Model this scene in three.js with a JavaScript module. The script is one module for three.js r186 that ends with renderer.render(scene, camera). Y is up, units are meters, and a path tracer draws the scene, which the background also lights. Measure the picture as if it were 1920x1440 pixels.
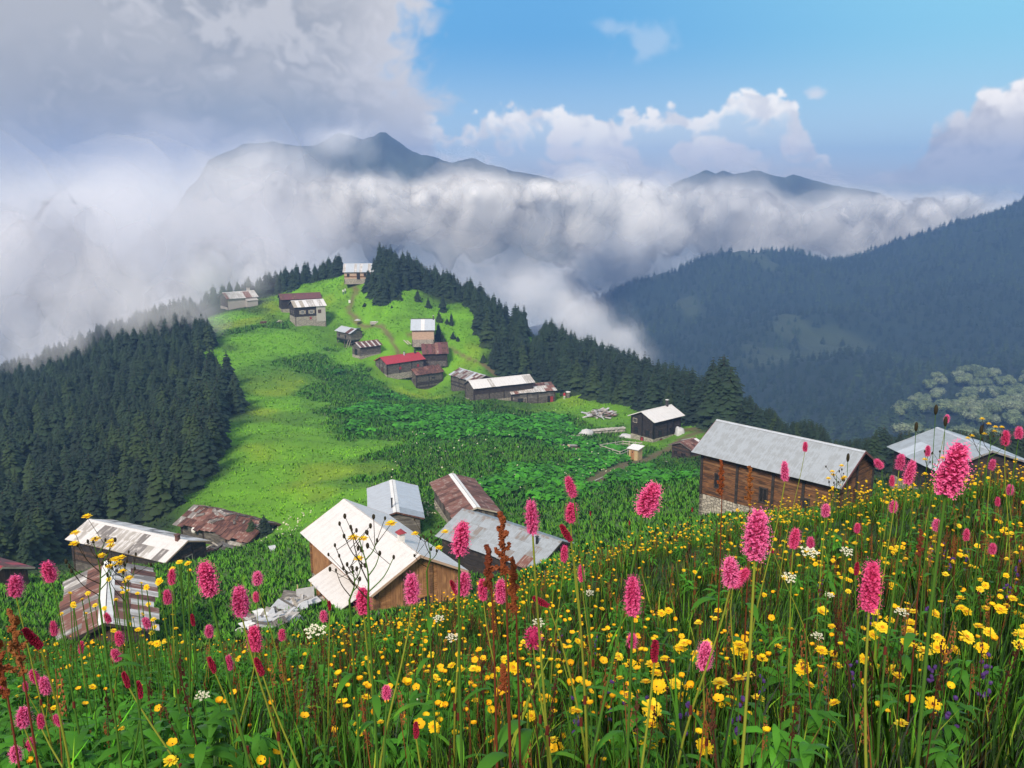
import * as THREE from 'three';
import { mergeGeometries } from 'three/addons/utils/BufferGeometryUtils.js';

// ---------- camera, sky, sun, exposure, haze ----------
const scene = new THREE.Scene();
const camera = new THREE.PerspectiveCamera(46, 4 / 3, 0.05, 9000);
const PITCH = THREE.MathUtils.degToRad(12.47);
camera.position.set(0, 0, 0);
camera.rotation.set(-PITCH, 0, 0);
scene.add(camera);
const renderer = new THREE.WebGLRenderer();
renderer.toneMapping = THREE.LinearToneMapping;
renderer.toneMappingExposure = 1.13;
renderer.shadowMap.enabled = true;
const sun = new THREE.DirectionalLight(0xfff1de, 4.3);
sun.position.set(-70, 130, 60);
sun.castShadow = true;
sun.shadow.radius = 24;
Object.assign(sun.shadow.camera, { left: -320, right: 320, top: 320, bottom: -320, near: 1, far: 900 });
sun.shadow.mapSize.set(4096, 4096);
scene.add(sun, sun.target);
sun.target.position.set(0, -30, -130);
scene.fog = new THREE.FogExp2(new THREE.Color().setRGB(0.25, 0.48, 1.0), 0.0005);

// ---------- random numbers and noise ----------
function rng(seed) {
  let a = seed >>> 0;
  return () => { a = (a + 0x6d2b79f5) | 0; let t = Math.imul(a ^ (a >>> 15), 1 | a); t = (t + Math.imul(t ^ (t >>> 7), 61 | t)) ^ t; return ((t ^ (t >>> 14)) >>> 0) / 4294967296; };
}
const hash = (x, y, z) => { let h = Math.imul(x, 374761393) ^ Math.imul(y, 668265263) ^ Math.imul(z, 2147483647 - 1013); h = Math.imul(h ^ (h >>> 13), 1274126177); return ((h ^ (h >>> 16)) >>> 0) / 4294967296; };
function noise(x, y, z = 0) {
  const X = Math.floor(x), Y = Math.floor(y), Z = Math.floor(z), fx = x - X, fy = y - Y, fz = z - Z;
  const s = fx * fx * (3 - 2 * fx), t = fy * fy * (3 - 2 * fy), w = fz * fz * (3 - 2 * fz);
  const L = (a, b, k) => a + (b - a) * k;
  const p = L(L(hash(X, Y, Z), hash(X + 1, Y, Z), s), L(hash(X, Y + 1, Z), hash(X + 1, Y + 1, Z), s), t);
  if (fz === 0) return p;
  return L(p, L(L(hash(X, Y, Z + 1), hash(X + 1, Y, Z + 1), s), L(hash(X, Y + 1, Z + 1), hash(X + 1, Y + 1, Z + 1), s), t), w);
}
function fbm(x, y, n = 4, z = 0) { let s = 0, a = 0.5, t = 0; for (let i = 0; i < n; i++) { s += a * noise(x, y, z); t += a; x = x * 2.03 + 17.1; y = y * 2.03 + 5.7; z = z * 2.03 + 3.3; a *= 0.5; } return s / t; }
const { clamp, lerp, smoothstep } = THREE.MathUtils;
const ss = (x, a, b) => smoothstep(x, a, b);
const mix3 = (a, b, k) => [a[0] + (b[0] - a[0]) * k, a[1] + (b[1] - a[1]) * k, a[2] + (b[2] - a[2]) * k];
const lin = (r, g, b) => [r, g, b].map((c) => { c /= 255; return c <= 0.04045 ? c / 12.92 : ((c + 0.055) / 1.055) ** 2.4; });
const rgb = (r, g, b) => new THREE.Color().setRGB(r, g, b);

// a survey of the place: bearing u, height v as sighted through a 46 degree lens (1920 x 1440 marks), and the distance ahead in metres
const F = 720 / Math.tan(THREE.MathUtils.degToRad(23)), CP = Math.cos(PITCH), SP = Math.sin(PITCH);
function at(u, v, D) { const X = (u - 960) / F, Y = (720 - v) / F, k = D / (Y * SP + CP); return new THREE.Vector3(X * k, (Y * CP - SP) * k, -D); }
function sight(x, y, z) { const f = -z * CP - y * SP, w = y * CP - z * SP; return [960 + (F * x) / f, 720 - (F * w) / f, f]; }

// ---------- names, labels ----------
const taken = new Map();
function numbered(n) { const k = taken.get(n) ?? 0; taken.set(n, k + 1); return k ? n + '_' + String(k).padStart(3, '0') : n; }
function tag(o, label, category, group) { o.userData.label = label; o.userData.category = category; if (group) o.userData.group = group; return o; }
function thing(name, label, category, pos, turn = 0, group) {
  const o = new THREE.Group(); o.name = numbered(name); o.position.copy(pos); o.rotation.y = turn; scene.add(o); return tag(o, label, category, group);
}
function shade(o) { o.castShadow = o.receiveShadow = true; return o; }
function part(name, geo, mat, parent) { const m = shade(new THREE.Mesh(geo, mat)); m.name = name; parent.add(m); return m; }
function struct(name, geo, mat) { const m = part(name, geo, mat, scene); m.userData.kind = 'structure'; return m; }
function stuff(name, geo, mat, list, label, category, colors) {
  const m = shade(new THREE.InstancedMesh(geo, mat, list.length)); m.name = name;
  list.forEach((t, i) => { m.setMatrixAt(i, t); if (colors) m.setColorAt(i, colors[i]); });
  m.userData.kind = 'stuff'; tag(m, label, category); scene.add(m); return m;
}
const M4 = (p, q, s) => new THREE.Matrix4().compose(p, q, s);
const V = (x, y, z) => new THREE.Vector3(x, y, z);
const eul = (x, y, z, o = 'YXZ') => new THREE.Quaternion().setFromEuler(new THREE.Euler(x, y, z, o));

// ---------- sky: air and clouds by azimuth and elevation in degrees ----------
{
  const W = 4096, H = 2048, data = new Float32Array(W * H * 4);
  const ae = (u, v) => { const p = at(u, v, 1); return [Math.atan2(p.x, 1) * 57.2958, Math.atan2(p.y, Math.hypot(p.x, 1)) * 57.2958]; };
  const curve = (pts) => { const q = pts.map(([u, v]) => ae(u, v)).sort((a, b) => a[0] - b[0]); return (x) => { if (x <= q[0][0]) return q[0][1]; for (let i = 1; i < q.length; i++) if (x < q[i][0]) return lerp(q[i - 1][1], q[i][1], (x - q[i - 1][0]) / (q[i][0] - q[i - 1][0])); return q[q.length - 1][1]; }; };
  const bank = curve([[600, 240], [760, 180], [800, 215], [860, 238], [930, 205], [960, 190], [1060, 198], [1120, 214], [1180, 206], [1270, 192], [1300, 212], [1345, 212], [1372, 172], [1400, 162], [1440, 172], [1475, 165], [1498, 188], [1508, 225], [1528, 262], [1552, 300], [1580, 335], [1610, 350]]);
  const right = curve([[1500, 352], [1620, 340], [1672, 318], [1705, 296], [1735, 282], [1752, 236], [1780, 216], [1815, 212], [1836, 165], [1858, 152], [1880, 164], [1912, 142], [1990, 110], [2100, 120], [2300, 90]]);
  const [grayEdge] = ae(835, 90), lin255 = (r, g, b) => lin(r, g, b);
  const cTop = lin255(100, 170, 222), cCyan = lin255(140, 206, 234), cLow = lin255(204, 230, 246);
  const air = (az, el) => { let c = mix3(cTop, cCyan, ss(az, 0, 30)); return mix3(cLow, c, ss(el, 0, 9)); };
  const puffs = [[ae(1531, 180), 0.62, 0.6], [ae(1212, 78), 1.5, 0.75], [ae(1135, 40), 1.0, 0.7]];
  function colour(az, el) {
    let c = air(az, el);
    const wx = fbm(az * 0.35 + 3, el * 0.5, 4) - 0.5, wy = fbm(az * 0.35 + 40, el * 0.5 + 9, 4) - 0.5;
    const fine = fbm(az * 0.9 + wx * 3, el * 1.1 + wy * 3, 6), crisp = fbm(az * 1.7 + wx * 2 + 9, el * 1.9 + wy * 2, 5), soft = fbm(az * 0.12 + wx, el * 0.22 + wy + 50, 5);
    // small fair-weather puffs
    for (const [[pa, pe], r, op] of puffs) { const d = Math.hypot((az - pa + wx * 0.8) / r, (el - pe + wy * 0.8) / (r * 0.75)); c = mix3(c, lin255(226, 232, 240), ss(1.15 - d + (fine - 0.5) * 2, 0, 1) * (r < 1 ? 0.95 : 0.32)); }
    // bank of cumulus above the mountains
    {
      const top = bank(az) + (crisp - 0.5) * 2.0 + (fine - 0.5) * 1.0 - 0.15, d = top - el, a = ss(d, -0.12, 0.42), hole = ss(fbm(az * 0.42 + wx * 2.4 + 31, el * 0.75 + wy * 2 + 3, 4), 0.46, 0.62) * ss(d, 0.45, 1.3);
      const inside = ss(az, ae(560, 250)[0], ae(800, 250)[0]) * (1 - ss(az, ae(1560, 250)[0], ae(1620, 250)[0]));
      let k = mix3([0.82, 0.82, 0.84], [1.12, 1.08, 1.02], ss(fine, 0.3, 0.6));
      k = mix3(k, [1.04, 0.97, 0.94], 0.8 * ss(d, 0.5, 3));
      c = mix3(c, k, a * inside * (1 - 0.72 * hole));
    }
    // towering cloud at the right
    {
      const d = right(az) + (crisp - 0.5) * 1.4 + (fine - 0.5) * 1.6 - el, a = ss(d, -0.2, 0.7) * ss(az, ae(1560, 300)[0], ae(1660, 300)[0]) * (1 - ss(az, 44, 52));
      let k = mix3([0.66, 0.64, 0.66], [1.12, 1.06, 1.0], ss(fine * 0.6 + crisp * 0.4, 0.36, 0.62));
      k = mix3(k, lin255(190, 190, 198), 0.6 * ss(soft * 2 + d * 0.16, 1.15, 1.75));
      c = mix3(c, k, a);
    }
    // the great grey cloud that fills the left and the rest of the sky beyond
    {
      const e = grayEdge - 1.2 * ss(el, 4.6, 6.4) * (1 - ss(el, 8, 9.5)) + (fine - 0.5) * 5.5 + wx * 2;
      const front = ss(e - az, -0.7, 2.6), back = ss(Math.abs(az) + (soft - 0.5) * 50, 52, 70);
      const edge = ss(e - az, 0, 9);
      let k = mix3(lin255(214, 213, 217), lin255(180, 182, 188), edge);
      const dark = ss(soft + (fine - 0.5) * 0.3, 0.44, 0.68);
      k = mix3(k, lin255(158, 163, 173), 0.85 * dark * ss(e - az, 1, 7));
      k = mix3(k, lin255(226, 224, 226), 0.5 * ss(fine * 0.6 + soft * 0.6, 0.62, 0.8));
      const low = 1 - ss(el + (fine - 0.5) * 3, 0.5, 5.5); // nearer the horizon it thins into lilac mist
      k = mix3(k, lin255(186, 191, 206), 0.6 * low);
      const cleft = ae(470, 215), dd = Math.hypot((az - cleft[0]) / 5.5, (el - cleft[1]) / 1.6); k = mix3(k, lin255(146, 158, 172), 0.55 * ss(1.5 - dd + (fine - 0.5), 0, 1.4));
      const lf = ae(90, 190), d3 = Math.hypot((az - lf[0]) / 7, (el - lf[1]) / 3); k = mix3(k, lin255(158, 162, 170), 0.5 * ss(1.5 - d3 + (fine - 0.5), 0, 1.4));
      const cw = ae(345, 250), d2 = Math.hypot((az - cw[0]) / 2.6, (el - cw[1]) / 1.0); k = mix3(k, lin255(208, 208, 216), 0.6 * ss(1.2 - d2 + (fine - 0.5) * 1.4, 0, 0.8));
      c = mix3(c, k, Math.max(front, back));
    }
    return mix3(c, below, 0.9 * (1 - ss(el + (soft - 0.5) * 0.8, 0, 2.2))); // the mist thickens towards the horizon
  }
  const below = lin255(206, 209, 216);
  const put = (x, y, c) => { const o = (y * W + x) * 4; data[o] = c[0]; data[o + 1] = c[1]; data[o + 2] = c[2]; data[o + 3] = 1; };
  for (let y = 0; y < H / 2; y++) for (let x = 0; x < W; x++) put(x, y, below);
  const dirAz = (x) => { const r = ((x + 0.5) / W - 0.5) * 2 * Math.PI; return Math.atan2(Math.cos(r), -Math.sin(r)) * 57.2958; }; // azimuth from -z towards +x
  for (let y = H / 2; y < H; y++) {
    const el = ((y + 0.5) / H - 0.5) * 180;
    for (let x = 0; x < W; x++) { const az = dirAz(x); if (Math.abs(az) < 46 && el < 20) put(x, y, colour(az, el)); }
  }
  for (let y = H / 2; y < H; y += 4) for (let x = 0; x < W; x += 4) {
    const el = ((y + 2) / H - 0.5) * 180, az = dirAz(x + 1.5); let c;
    for (let j = 0; j < 4; j++) for (let i = 0; i < 4; i++) { const e2 = ((y + j + 0.5) / H - 0.5) * 180, a2 = dirAz(x + i); if (!(Math.abs(a2) < 46 && e2 < 20)) put(x + i, y + j, (c ??= colour(az, el))); }
  }
  const sky = new THREE.DataTexture(data, W, H, THREE.RGBAFormat, THREE.FloatType);
  sky.mapping = THREE.EquirectangularReflectionMapping; sky.magFilter = THREE.LinearFilter; sky.needsUpdate = true;
  scene.background = sky; scene.environment = sky;
}
// ---------- houses as surveyed: middle of the ridge, its turn, length, half width, rise, wall height ----------
const SITE = {
  A: [-45.23, -23.12, -270.69, -0.09, 9.64, 4.04, 2.15, 2.2], B: [-83.87, -32.19, -276.7, -0.65, 10.05, 3.4, 1.62, 2.9], C: [-64.4, -32.3, -273.6, -0.39, 12.45, 3.02, 1.45, 3.7], D: [-57.1, -31.53, -251.1, -0.49, 9.25, 3.21, 1.5, 4.5],
  E: [-44.21, -38.01, -243.19, 0.82, 7.72, 2.19, 1.08, 3.9], F: [-36.8, -38.7, -225.4, -0.7, 6.7, 2.28, 1.05, 2.2], G: [-27.85, -41.28, -220.47, -0.68, 11.24, 3.03, 1.34, 2.8], H: [-21.91, -44.57, -222, -0.62, 8.22, 2.86, 1.33, 3.8],
  I: [-9.3, -43.0, -208, 0.93, 11, 3, 1.25, 2.5], J: [-2.8, -41.81, -195.85, -0.46, 15.07, 2.73, 1.29, 3.2], K: [3.71, -43.92, -198.69, -0.38, 11.11, 3.31, 1.19, 2.9], L: [-23.03, -34.01, -231.97, -0.07 + Math.PI, 6.19, 4.2, 2.33, 3.0],
  M: [-19.94, -39.71, -228.98, -0.15 + Math.PI, 6.76, 4.03, 2.2, 2], N: [25.51, -38.63, -155.04, -0.69, 7.93, 3.15, 1.35, 4.2], O: [28.59 * 0.93, -40.7 * 0.93, -141.88 * 0.93, -0.78, 3.9, 2.06, 0.78, 1.9], H1: [18.95, -16.9, -60.19, 0.8, 11.24, 3.02, 1.76, 3.5],
  P: [35.02, -19.29, -67.55, 1.41, 6.64, 4.24, 1.4, 2.6], R: [-35.79, -32.22, -81.25, 0.44, 12.88, 2.79, 1.03, 2.3], S: [-30.07, -34.37, -91.19, 0.53, 10.97, 2.61, 1.07, 1.7], T: [-19.95, -19.53, -41.34, 1.18 + Math.PI, 7.6, 2.0, 0.75, 2.2],
  U: [-8.25, -20.7, -52.96, 1.0, 11.2, 3.11, 1.69, 2.9], W: [-11.3, -29.16, -82.43, 1.4 + Math.PI, 9.34, 2.51, 0.76, 2.2], X: [-4.7, -29.11, -83.91, 1.28, 10.42, 2.29, 0.75, 2.2], Y: [-0.16, -26.63, -68.28, 0.73, 10.69, 3.13, 1.41, 2.4],
};
// ---------- the lie of the land ----------
const SURVEY = [];
{
  const add = (D, ...uv) => uv.forEach(([u, v, d]) => SURVEY.push([u, v, d ?? D]));
  add(2.1, [-500, 1560], [0, 1520], [500, 1490], [960, 1470], [1400, 1440], [1900, 1400], [2500, 1340]);
  add(4.9, [-500, 1360], [0, 1330], [600, 1310], [1060, 1235], [1500, 1160], [1920, 1090], [2500, 1000]);
  add(10, [-500, 1270], [0, 1262], [300, 1248], [600, 1232], [870, 1165], [1060, 1095], [1300, 1020], [1640, 966], [1920, 926], [2500, 850]);
  add(14, [-500, 1250], [0, 1240], [600, 1235], [1060, 1120], [1300, 1050], [1640, 990], [1920, 935], [2500, 840]);
  add(25, [-500, 1230], [0, 1222], [300, 1222], [600, 1258], [870, 1215], [1060, 1165], [1300, 1085], [1640, 1020], [1920, 950], [2500, 830]);
  add(40, [-300, 1180], [400, 1200], [1000, 1145], [1250, 1060], [2300, 850]);
  add(55, [-300, 1110], [0, 1122], [420, 1120], [1150, 1010], [1250, 995]);
  add(0, [330, 940, 104], [400, 800, 145], [500, 765, 165], [450, 640, 222], [385, 600, 262], [600, 880, 116], [600, 765, 170], [560, 700, 200], [690, 625, 237], [1000, 880, 112], [900, 900, 106], [1100, 900, 104], [750, 800, 150], [1000, 820, 142], [850, 760, 175], [1180, 885, 112], [1060, 920, 92], [620, 960, 92], [560, 1010, 82], [1200, 930, 82]);
  add(0, [200, 1020, 99], [0, 1050, 95], [-400, 1110, 95], [250, 865, 138], [0, 915, 132], [-400, 1010, 130], [250, 735, 188], [0, 795, 182], [-400, 920, 180], [300, 625, 250], [100, 715, 235], [-300, 830, 240]);
  add(0, [0, 722, 258], [150, 668, 266], [300, 612, 275], [430, 560, 287], [560, 532, 292], [650, 518, 282], [760, 520, 290], [0, 880, 345], [300, 770, 350], [600, 640, 350], [800, 640, 345]);
  add(0, [800, 545, 268], [900, 590, 257], [1000, 632, 247], [1100, 684, 235], [1200, 722, 220], [1300, 764, 200], [1400, 800, 172], [1500, 846, 142], [1600, 880, 120], [1750, 905, 100], [1920, 905, 95], [2400, 900, 95]);
  add(0, [850, 605, 246], [880, 570, 256], [800, 565, 262], [990, 700, 222], [1060, 742, 203], [1150, 775, 180], [1300, 805, 152], [950, 650, 236]);
  add(0, [900, 740, 335], [1050, 850, 320], [1200, 930, 290], [1400, 1000, 250], [1600, 1040, 210], [1900, 1040, 180], [2400, 1050, 180]);
  add(0, [-400, 1000, 700], [0, 930, 700], [400, 930, 720], [800, 950, 700], [1050, 930, 620], [-400, 800, 1500], [0, 790, 1500], [400, 740, 1500]);
  add(0, [600, 700, 1500], [800, 680, 1500], [1000, 680, 1500], [1130, 640, 1700], [1250, 600, 2000], [700, 620, 2000], [0, 680, 2100], [400, 650, 2100], [-600, 680, 2100]);
  add(0, [1065, 600, 1150], [1130, 568, 1160], [1280, 518, 1150], [1400, 478, 1150], [1500, 484, 1150], [1600, 482, 1150], [1700, 458, 1160], [1800, 418, 1170], [1920, 392, 1180], [2300, 320, 1200]);
  add(0, [1180, 640, 900], [1300, 640, 850], [1600, 640, 790], [1920, 620, 760], [2300, 600, 740], [1300, 745, 640], [1600, 745, 560], [1920, 765, 470], [2300, 740, 480], [1700, 815, 410], [1900, 860, 370], [2300, 850, 370], [1450, 860, 450], [1800, 935, 280], [1500, 960, 330]);
  add(0, [1065, 700, 1350], [1300, 600, 1500], [1600, 560, 1500], [1920, 520, 1500], [2300, 500, 1500], [1600, 600, 2100], [2000, 600, 2100], [1000, 740, 1000]);
  for (const k in SITE) { const [x, y, z, , , , r, h] = SITE[k], s = sight(x, y - r - h, z); SURVEY.push([s[0], s[1], -z]); }
}
const LAND = (() => {
  const n = SURVEY.length, N = n + 3, P = SURVEY.map(([u, v, D]) => { const p = at(u, v, D); return [p.x / D * 2.0, Math.log(D), p.y / D]; });
  const K = (r2) => (r2 > 1e-12 ? 0.5 * r2 * Math.log(r2) : 0), A = [];
  for (let i = 0; i < N; i++) { A.push(new Float64Array(N + 1)); }
  for (let i = 0; i < n; i++) {
    for (let j = 0; j < n; j++) A[i][j] = K((P[i][0] - P[j][0]) ** 2 + (P[i][1] - P[j][1]) ** 2);
    A[i][i] += 0.0015;
    A[i][n] = A[n][i] = 1; A[i][n + 1] = A[n + 1][i] = P[i][0]; A[i][n + 2] = A[n + 2][i] = P[i][1]; A[i][N] = P[i][2];
  }
  for (let c = 0; c < N; c++) {
    let p = c; for (let r = c + 1; r < N; r++) if (Math.abs(A[r][c]) > Math.abs(A[p][c])) p = r;
    [A[c], A[p]] = [A[p], A[c]];
    for (let r = c + 1; r < N; r++) { const f = A[r][c] / A[c][c]; if (f) for (let k = c; k <= N; k++) A[r][k] -= f * A[c][k]; }
  }
  const w = new Float64Array(N);
  for (let r = N - 1; r >= 0; r--) { let s = A[r][N]; for (let k = r + 1; k < N; k++) s -= A[r][k] * w[k]; w[r] = s / A[r][r]; }
  return (X, S) => { let q = w[n] + w[n + 1] * X + w[n + 2] * S; for (let i = 0; i < n; i++) { const dx = X - P[i][0], ds = S - P[i][1]; q += w[i] * K(dx * dx + ds * ds); } return q; };
})();
function bare(x, z) { const Dm = Math.max(-z, Math.abs(x) / 1.0, 1.7), t = clamp(x / Dm, -1.0, 1.0); return LAND(t * 2.0, Math.log(Math.min(Dm, 2300))) * Dm; }
function ground(x, z) {
  let y = rough(x, z), s = 0, r = 0;
  if (z < -30 && z > -310) for (const [a, b, k] of TERRACES) { const d2 = ((x - a) ** 2 + (z - b) ** 2) / 49; if (d2 < 9) { const w = Math.exp(-d2); s += w; r += w * k; } }
  return y + r / Math.max(1, s);
}
function rough(x, z) {
  const D = Math.hypot(x, z); let y = bare(x, z);
  y += (fbm(x * 0.45, z * 0.45, 3) - 0.5) * 0.22 * ss(D, 1, 6);
  if (D > 25) y += (fbm(x * 0.09 + 7, z * 0.09, 4) - 0.5) * 1.5 * ss(D, 25, 90);
  if (D > 320) y += (fbm(x * 0.012 + 3, z * 0.012 + 8, 5) - 0.5) * 46 * ss(D, 320, 800) + (fbm(x * 0.05, z * 0.05, 3) - 0.5) * 8 * ss(D, 320, 800);
  return y;
}
const TERRACES = []; for (const k in SITE) { const [x, y, z, , , , r, h] = SITE[k]; TERRACES.push([x, z, y - r - h - rough(x, z)]); }
// what grows where on the hill: [u, v, distance, kind, reach]
const GREEN = { bright: [0.185, 0.46, 0.012], yellow: [0.31, 0.46, 0.015], lush: [0.047, 0.21, 0.014], dark: [0.083, 0.255, 0.014], earth: [0.16, 0.10, 0.05], forest: [0.012, 0.028, 0.012], near: [0.03, 0.075, 0.01], far: [0.012, 0.03, 0.018], pale: [0.10, 0.16, 0.06] };
const PATCH = [];
{
  const add = (kind, reach, ...l) => l.forEach(([u, v, D]) => { const p = at(u, v, D); PATCH.push([p.x, p.z, GREEN[kind], reach, kind]); });
  add('near', 6, [300, 1400, 3], [900, 1350, 3], [1500, 1200, 4], [300, 1260, 8], [900, 1160, 9], [1500, 1000, 10], [1900, 930, 10], [600, 1240, 20], [1200, 1080, 25], [1700, 1000, 25], [0, 1230, 20]);
  add('dark', 12, [300, 1120, 60], [0, 1120, 60], [560, 1080, 62], [480, 1110, 58], [1150, 950, 70], [1250, 960, 75], [900, 1010, 75], [420, 1050, 75]);
  add('lush', 10, [1250, 900, 95], [1150, 930, 85], [1080, 870, 115], [950, 860, 118], [700, 860, 122], [800, 820, 138], [680, 800, 150], [900, 800, 150], [1000, 790, 155], [820, 770, 168], [700, 760, 172], [1050, 770, 170], [1100, 820, 140], [970, 910, 102], [720, 720, 198], [620, 700, 208], [560, 730, 182]);
  add('dark', 8, [700, 900, 108], [800, 880, 114], [860, 880, 114], [1000, 860, 122], [600, 730, 185], [660, 700, 208], [590, 665, 222], [470, 640, 240], [530, 620, 245], [850, 735, 190]);
  add('bright', 11, [420, 900, 112], [400, 820, 138], [480, 860, 122], [540, 900, 110], [560, 930, 100], [420, 960, 96], [520, 810, 145], [500, 740, 172], [440, 690, 205], [480, 660, 225], [400, 620, 252], [540, 660, 225], [600, 940, 98], [640, 840, 130], [700, 640, 232], [740, 660, 222], [720, 600, 250], [760, 560, 262], [690, 570, 260], [620, 540, 275], [560, 545, 280], [640, 530, 278], [850, 600, 247], [870, 640, 238], [840, 570, 256], [880, 690, 220], [840, 680, 225], [1000, 630, 245], [1100, 750, 195], [1130, 780, 178], [1270, 800, 155]);
  add('yellow', 7, [500, 850, 126], [470, 770, 162], [540, 720, 185], [450, 620, 250], [600, 545, 272], [680, 545, 272], [760, 690, 215], [870, 672, 226], [640, 880, 116], [520, 560, 275], [1090, 745, 196], [600, 905, 108]);
  add('forest', 22, [250, 960, 112], [100, 960, 118], [300, 850, 138], [200, 780, 165], [50, 800, 178], [300, 680, 215], [100, 740, 220], [200, 640, 262], [0, 720, 255], [350, 580, 278], [450, 545, 292], [-300, 900, 180], [-200, 1010, 120]);
  add('forest', 16, [900, 560, 272], [960, 640, 245], [1050, 680, 238], [1150, 720, 222], [1250, 760, 200], [1350, 800, 176], [1450, 830, 150], [1550, 870, 125], [1000, 690, 232], [930, 720, 220], [760, 520, 285], [830, 530, 275], [720, 530, 272], [1750, 905, 100], [1950, 905, 95], [1050, 850, 320], [1400, 1000, 250], [600, 640, 350], [300, 770, 350]);
  add('far', 120, [1300, 640, 850], [1600, 640, 790], [1920, 620, 760], [1600, 745, 560], [1920, 765, 470], [1700, 815, 410], [1280, 518, 1150], [1500, 484, 1150], [1800, 418, 1170], [700, 450, 1700], [0, 930, 700], [400, 620, 1500], [800, 950, 700], [0, 560, 2500], [1200, 420, 2700], [1500, 960, 330]);
}
const glade = [[1500, 680, 740, 46, 14], [1560, 650, 770, 40, 12], [1450, 700, 720, 30, 10], [1420, 535, 1080, 30, 16], [1215, 570, 1120, 22, 26], [1240, 540, 1140, 18, 16], [1290, 600, 960, 16, 22], [1490, 650, 800, 16, 20]].map(([u, v, D, rx, rz]) => { const p = at(u, v, D); return [p.x, p.z, rx, rz * 3]; });
const inGlade = (x, z) => { let g = 0; for (const [a, b, rx, rz] of glade) g = Math.max(g, 1.3 - Math.hypot((x - a) / rx, (z - b) / rz)); return g; };
function tint(x, z) {
  const wx = x + (fbm(x * 0.12, z * 0.12, 3) - 0.5) * 16 * ss(-z, 20, 90), wz = z + (fbm(x * 0.12 + 50, z * 0.12, 3) - 0.5) * 26 * ss(-z, 20, 90);
  let s = 0, c = [0, 0, 0];
  for (const [a, b, col, r] of PATCH) { const d2 = ((wx - a) ** 2 + ((wz - b) * 0.7) ** 2) / (r * r), k = 1 / (0.02 + d2 * d2); s += k; c[0] += k * col[0]; c[1] += k * col[1]; c[2] += k * col[2]; }
  c = c.map((v) => v / s);
  if (-z > 320) { const g = ss(inGlade(x, z) + (fbm(x * 0.03, z * 0.03, 3) - 0.5) * 1.2, 0.2, 0.7); c = mix3(c, [0.16, 0.2, 0.07], g * 0.2); }
  const k = 0.72 + 0.56 * fbm(x * 0.35 + 90, z * 0.35, 4);
  return c.map((v) => v * k);
}
// footpaths and bare soil: polylines with a width
const TRACKS = [];
for (const [w, ...pts] of [
  [0.9, [672, 522, 276], [663, 540, 269], [668, 552, 264], [652, 566, 258], [672, 590, 250], [688, 604, 246], [716, 622, 240], [745, 655, 228]],
  [0.8, [745, 655, 228], [752, 672, 223]], [0.8, [770, 640, 234], [800, 628, 233], [850, 645, 232], [905, 672, 225], [930, 690, 218]],
  [1.6, [1256, 838, 141], [1215, 868, 134], [1180, 885, 122], [1130, 905, 108], [1108, 918, 98]], [1.3, [1256, 838, 141], [1280, 820, 148], [1310, 812, 150]], [2.0, [1262, 806, 156], [1300, 806, 154]],
  [0.8, [1102, 800, 160], [1140, 792, 162], [1175, 788, 163]],
]) TRACKS.push([w, pts.map((p) => at(...p))]);
const soil = [[1075, 832, 138, 2.6], [1070, 838, 136, 2.2], [1145, 790, 162, 2.5]].map(([u, v, D, r]) => { const p = at(u, v, D); return [p.x, p.z, r]; });
function bareSoil(x, z) {
  if (-z < 60 || -z > 330) return 0;
  let b = 0; const j = (fbm(x * 0.8, z * 0.8, 3) - 0.5) * 1.1;
  for (const [w, p] of TRACKS) for (let i = 1; i < p.length; i++) {
    const ax = p[i - 1].x, az = p[i - 1].z, dx = p[i].x - ax, dz = p[i].z - az, t = clamp(((x - ax) * dx + (z - az) * dz) / (dx * dx + dz * dz), 0, 1);
    const d = Math.hypot(x - ax - dx * t, z - az - dz * t); b = Math.max(b, ss(w * 1.1 - d + j * 0.7, 0, 0.7) * 0.85);
  }
  for (const [a, c, r] of soil) b = Math.max(b, ss(r - Math.hypot(x - a, z - c) + j * 1.5, 0, 0.8) * 0.9);
  return b;
}
function landColour(x, z) { const b = bareSoil(x, z), c = tint(x, z); return b ? mix3(c, [0.20, 0.135, 0.075], b) : c; }
const GRAIN = (() => { // fine speckle that breaks up the turf, tile of 512
  const n = 512, d = new Uint8Array(n * n * 4), w = (x, y, p) => { const f = (a, b) => fbm(a * p / n, b * p / n, 4); const kx = x / n, ky = y / n; return lerp(lerp(f(x, y), f(x - n, y), kx), lerp(f(x, y - n), f(x - n, y - n), kx), ky); };
  for (let y = 0; y < n; y++) for (let x = 0; x < n; x++) { const a = w(x, y, 60), b = w(x + 1000, y, 160), v = clamp(0.25 + 0.9 * (a * 0.5 + b * 0.5) * (0.6 + 0.8 * hash(x, y, 3)), 0, 1) * 255; d.set([v, v, v, 255], (y * n + x) * 4); }
  const t = new THREE.DataTexture(d, n, n); t.wrapS = t.wrapT = THREE.RepeatWrapping; t.magFilter = THREE.LinearFilter; t.needsUpdate = true; return t;
})();
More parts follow.
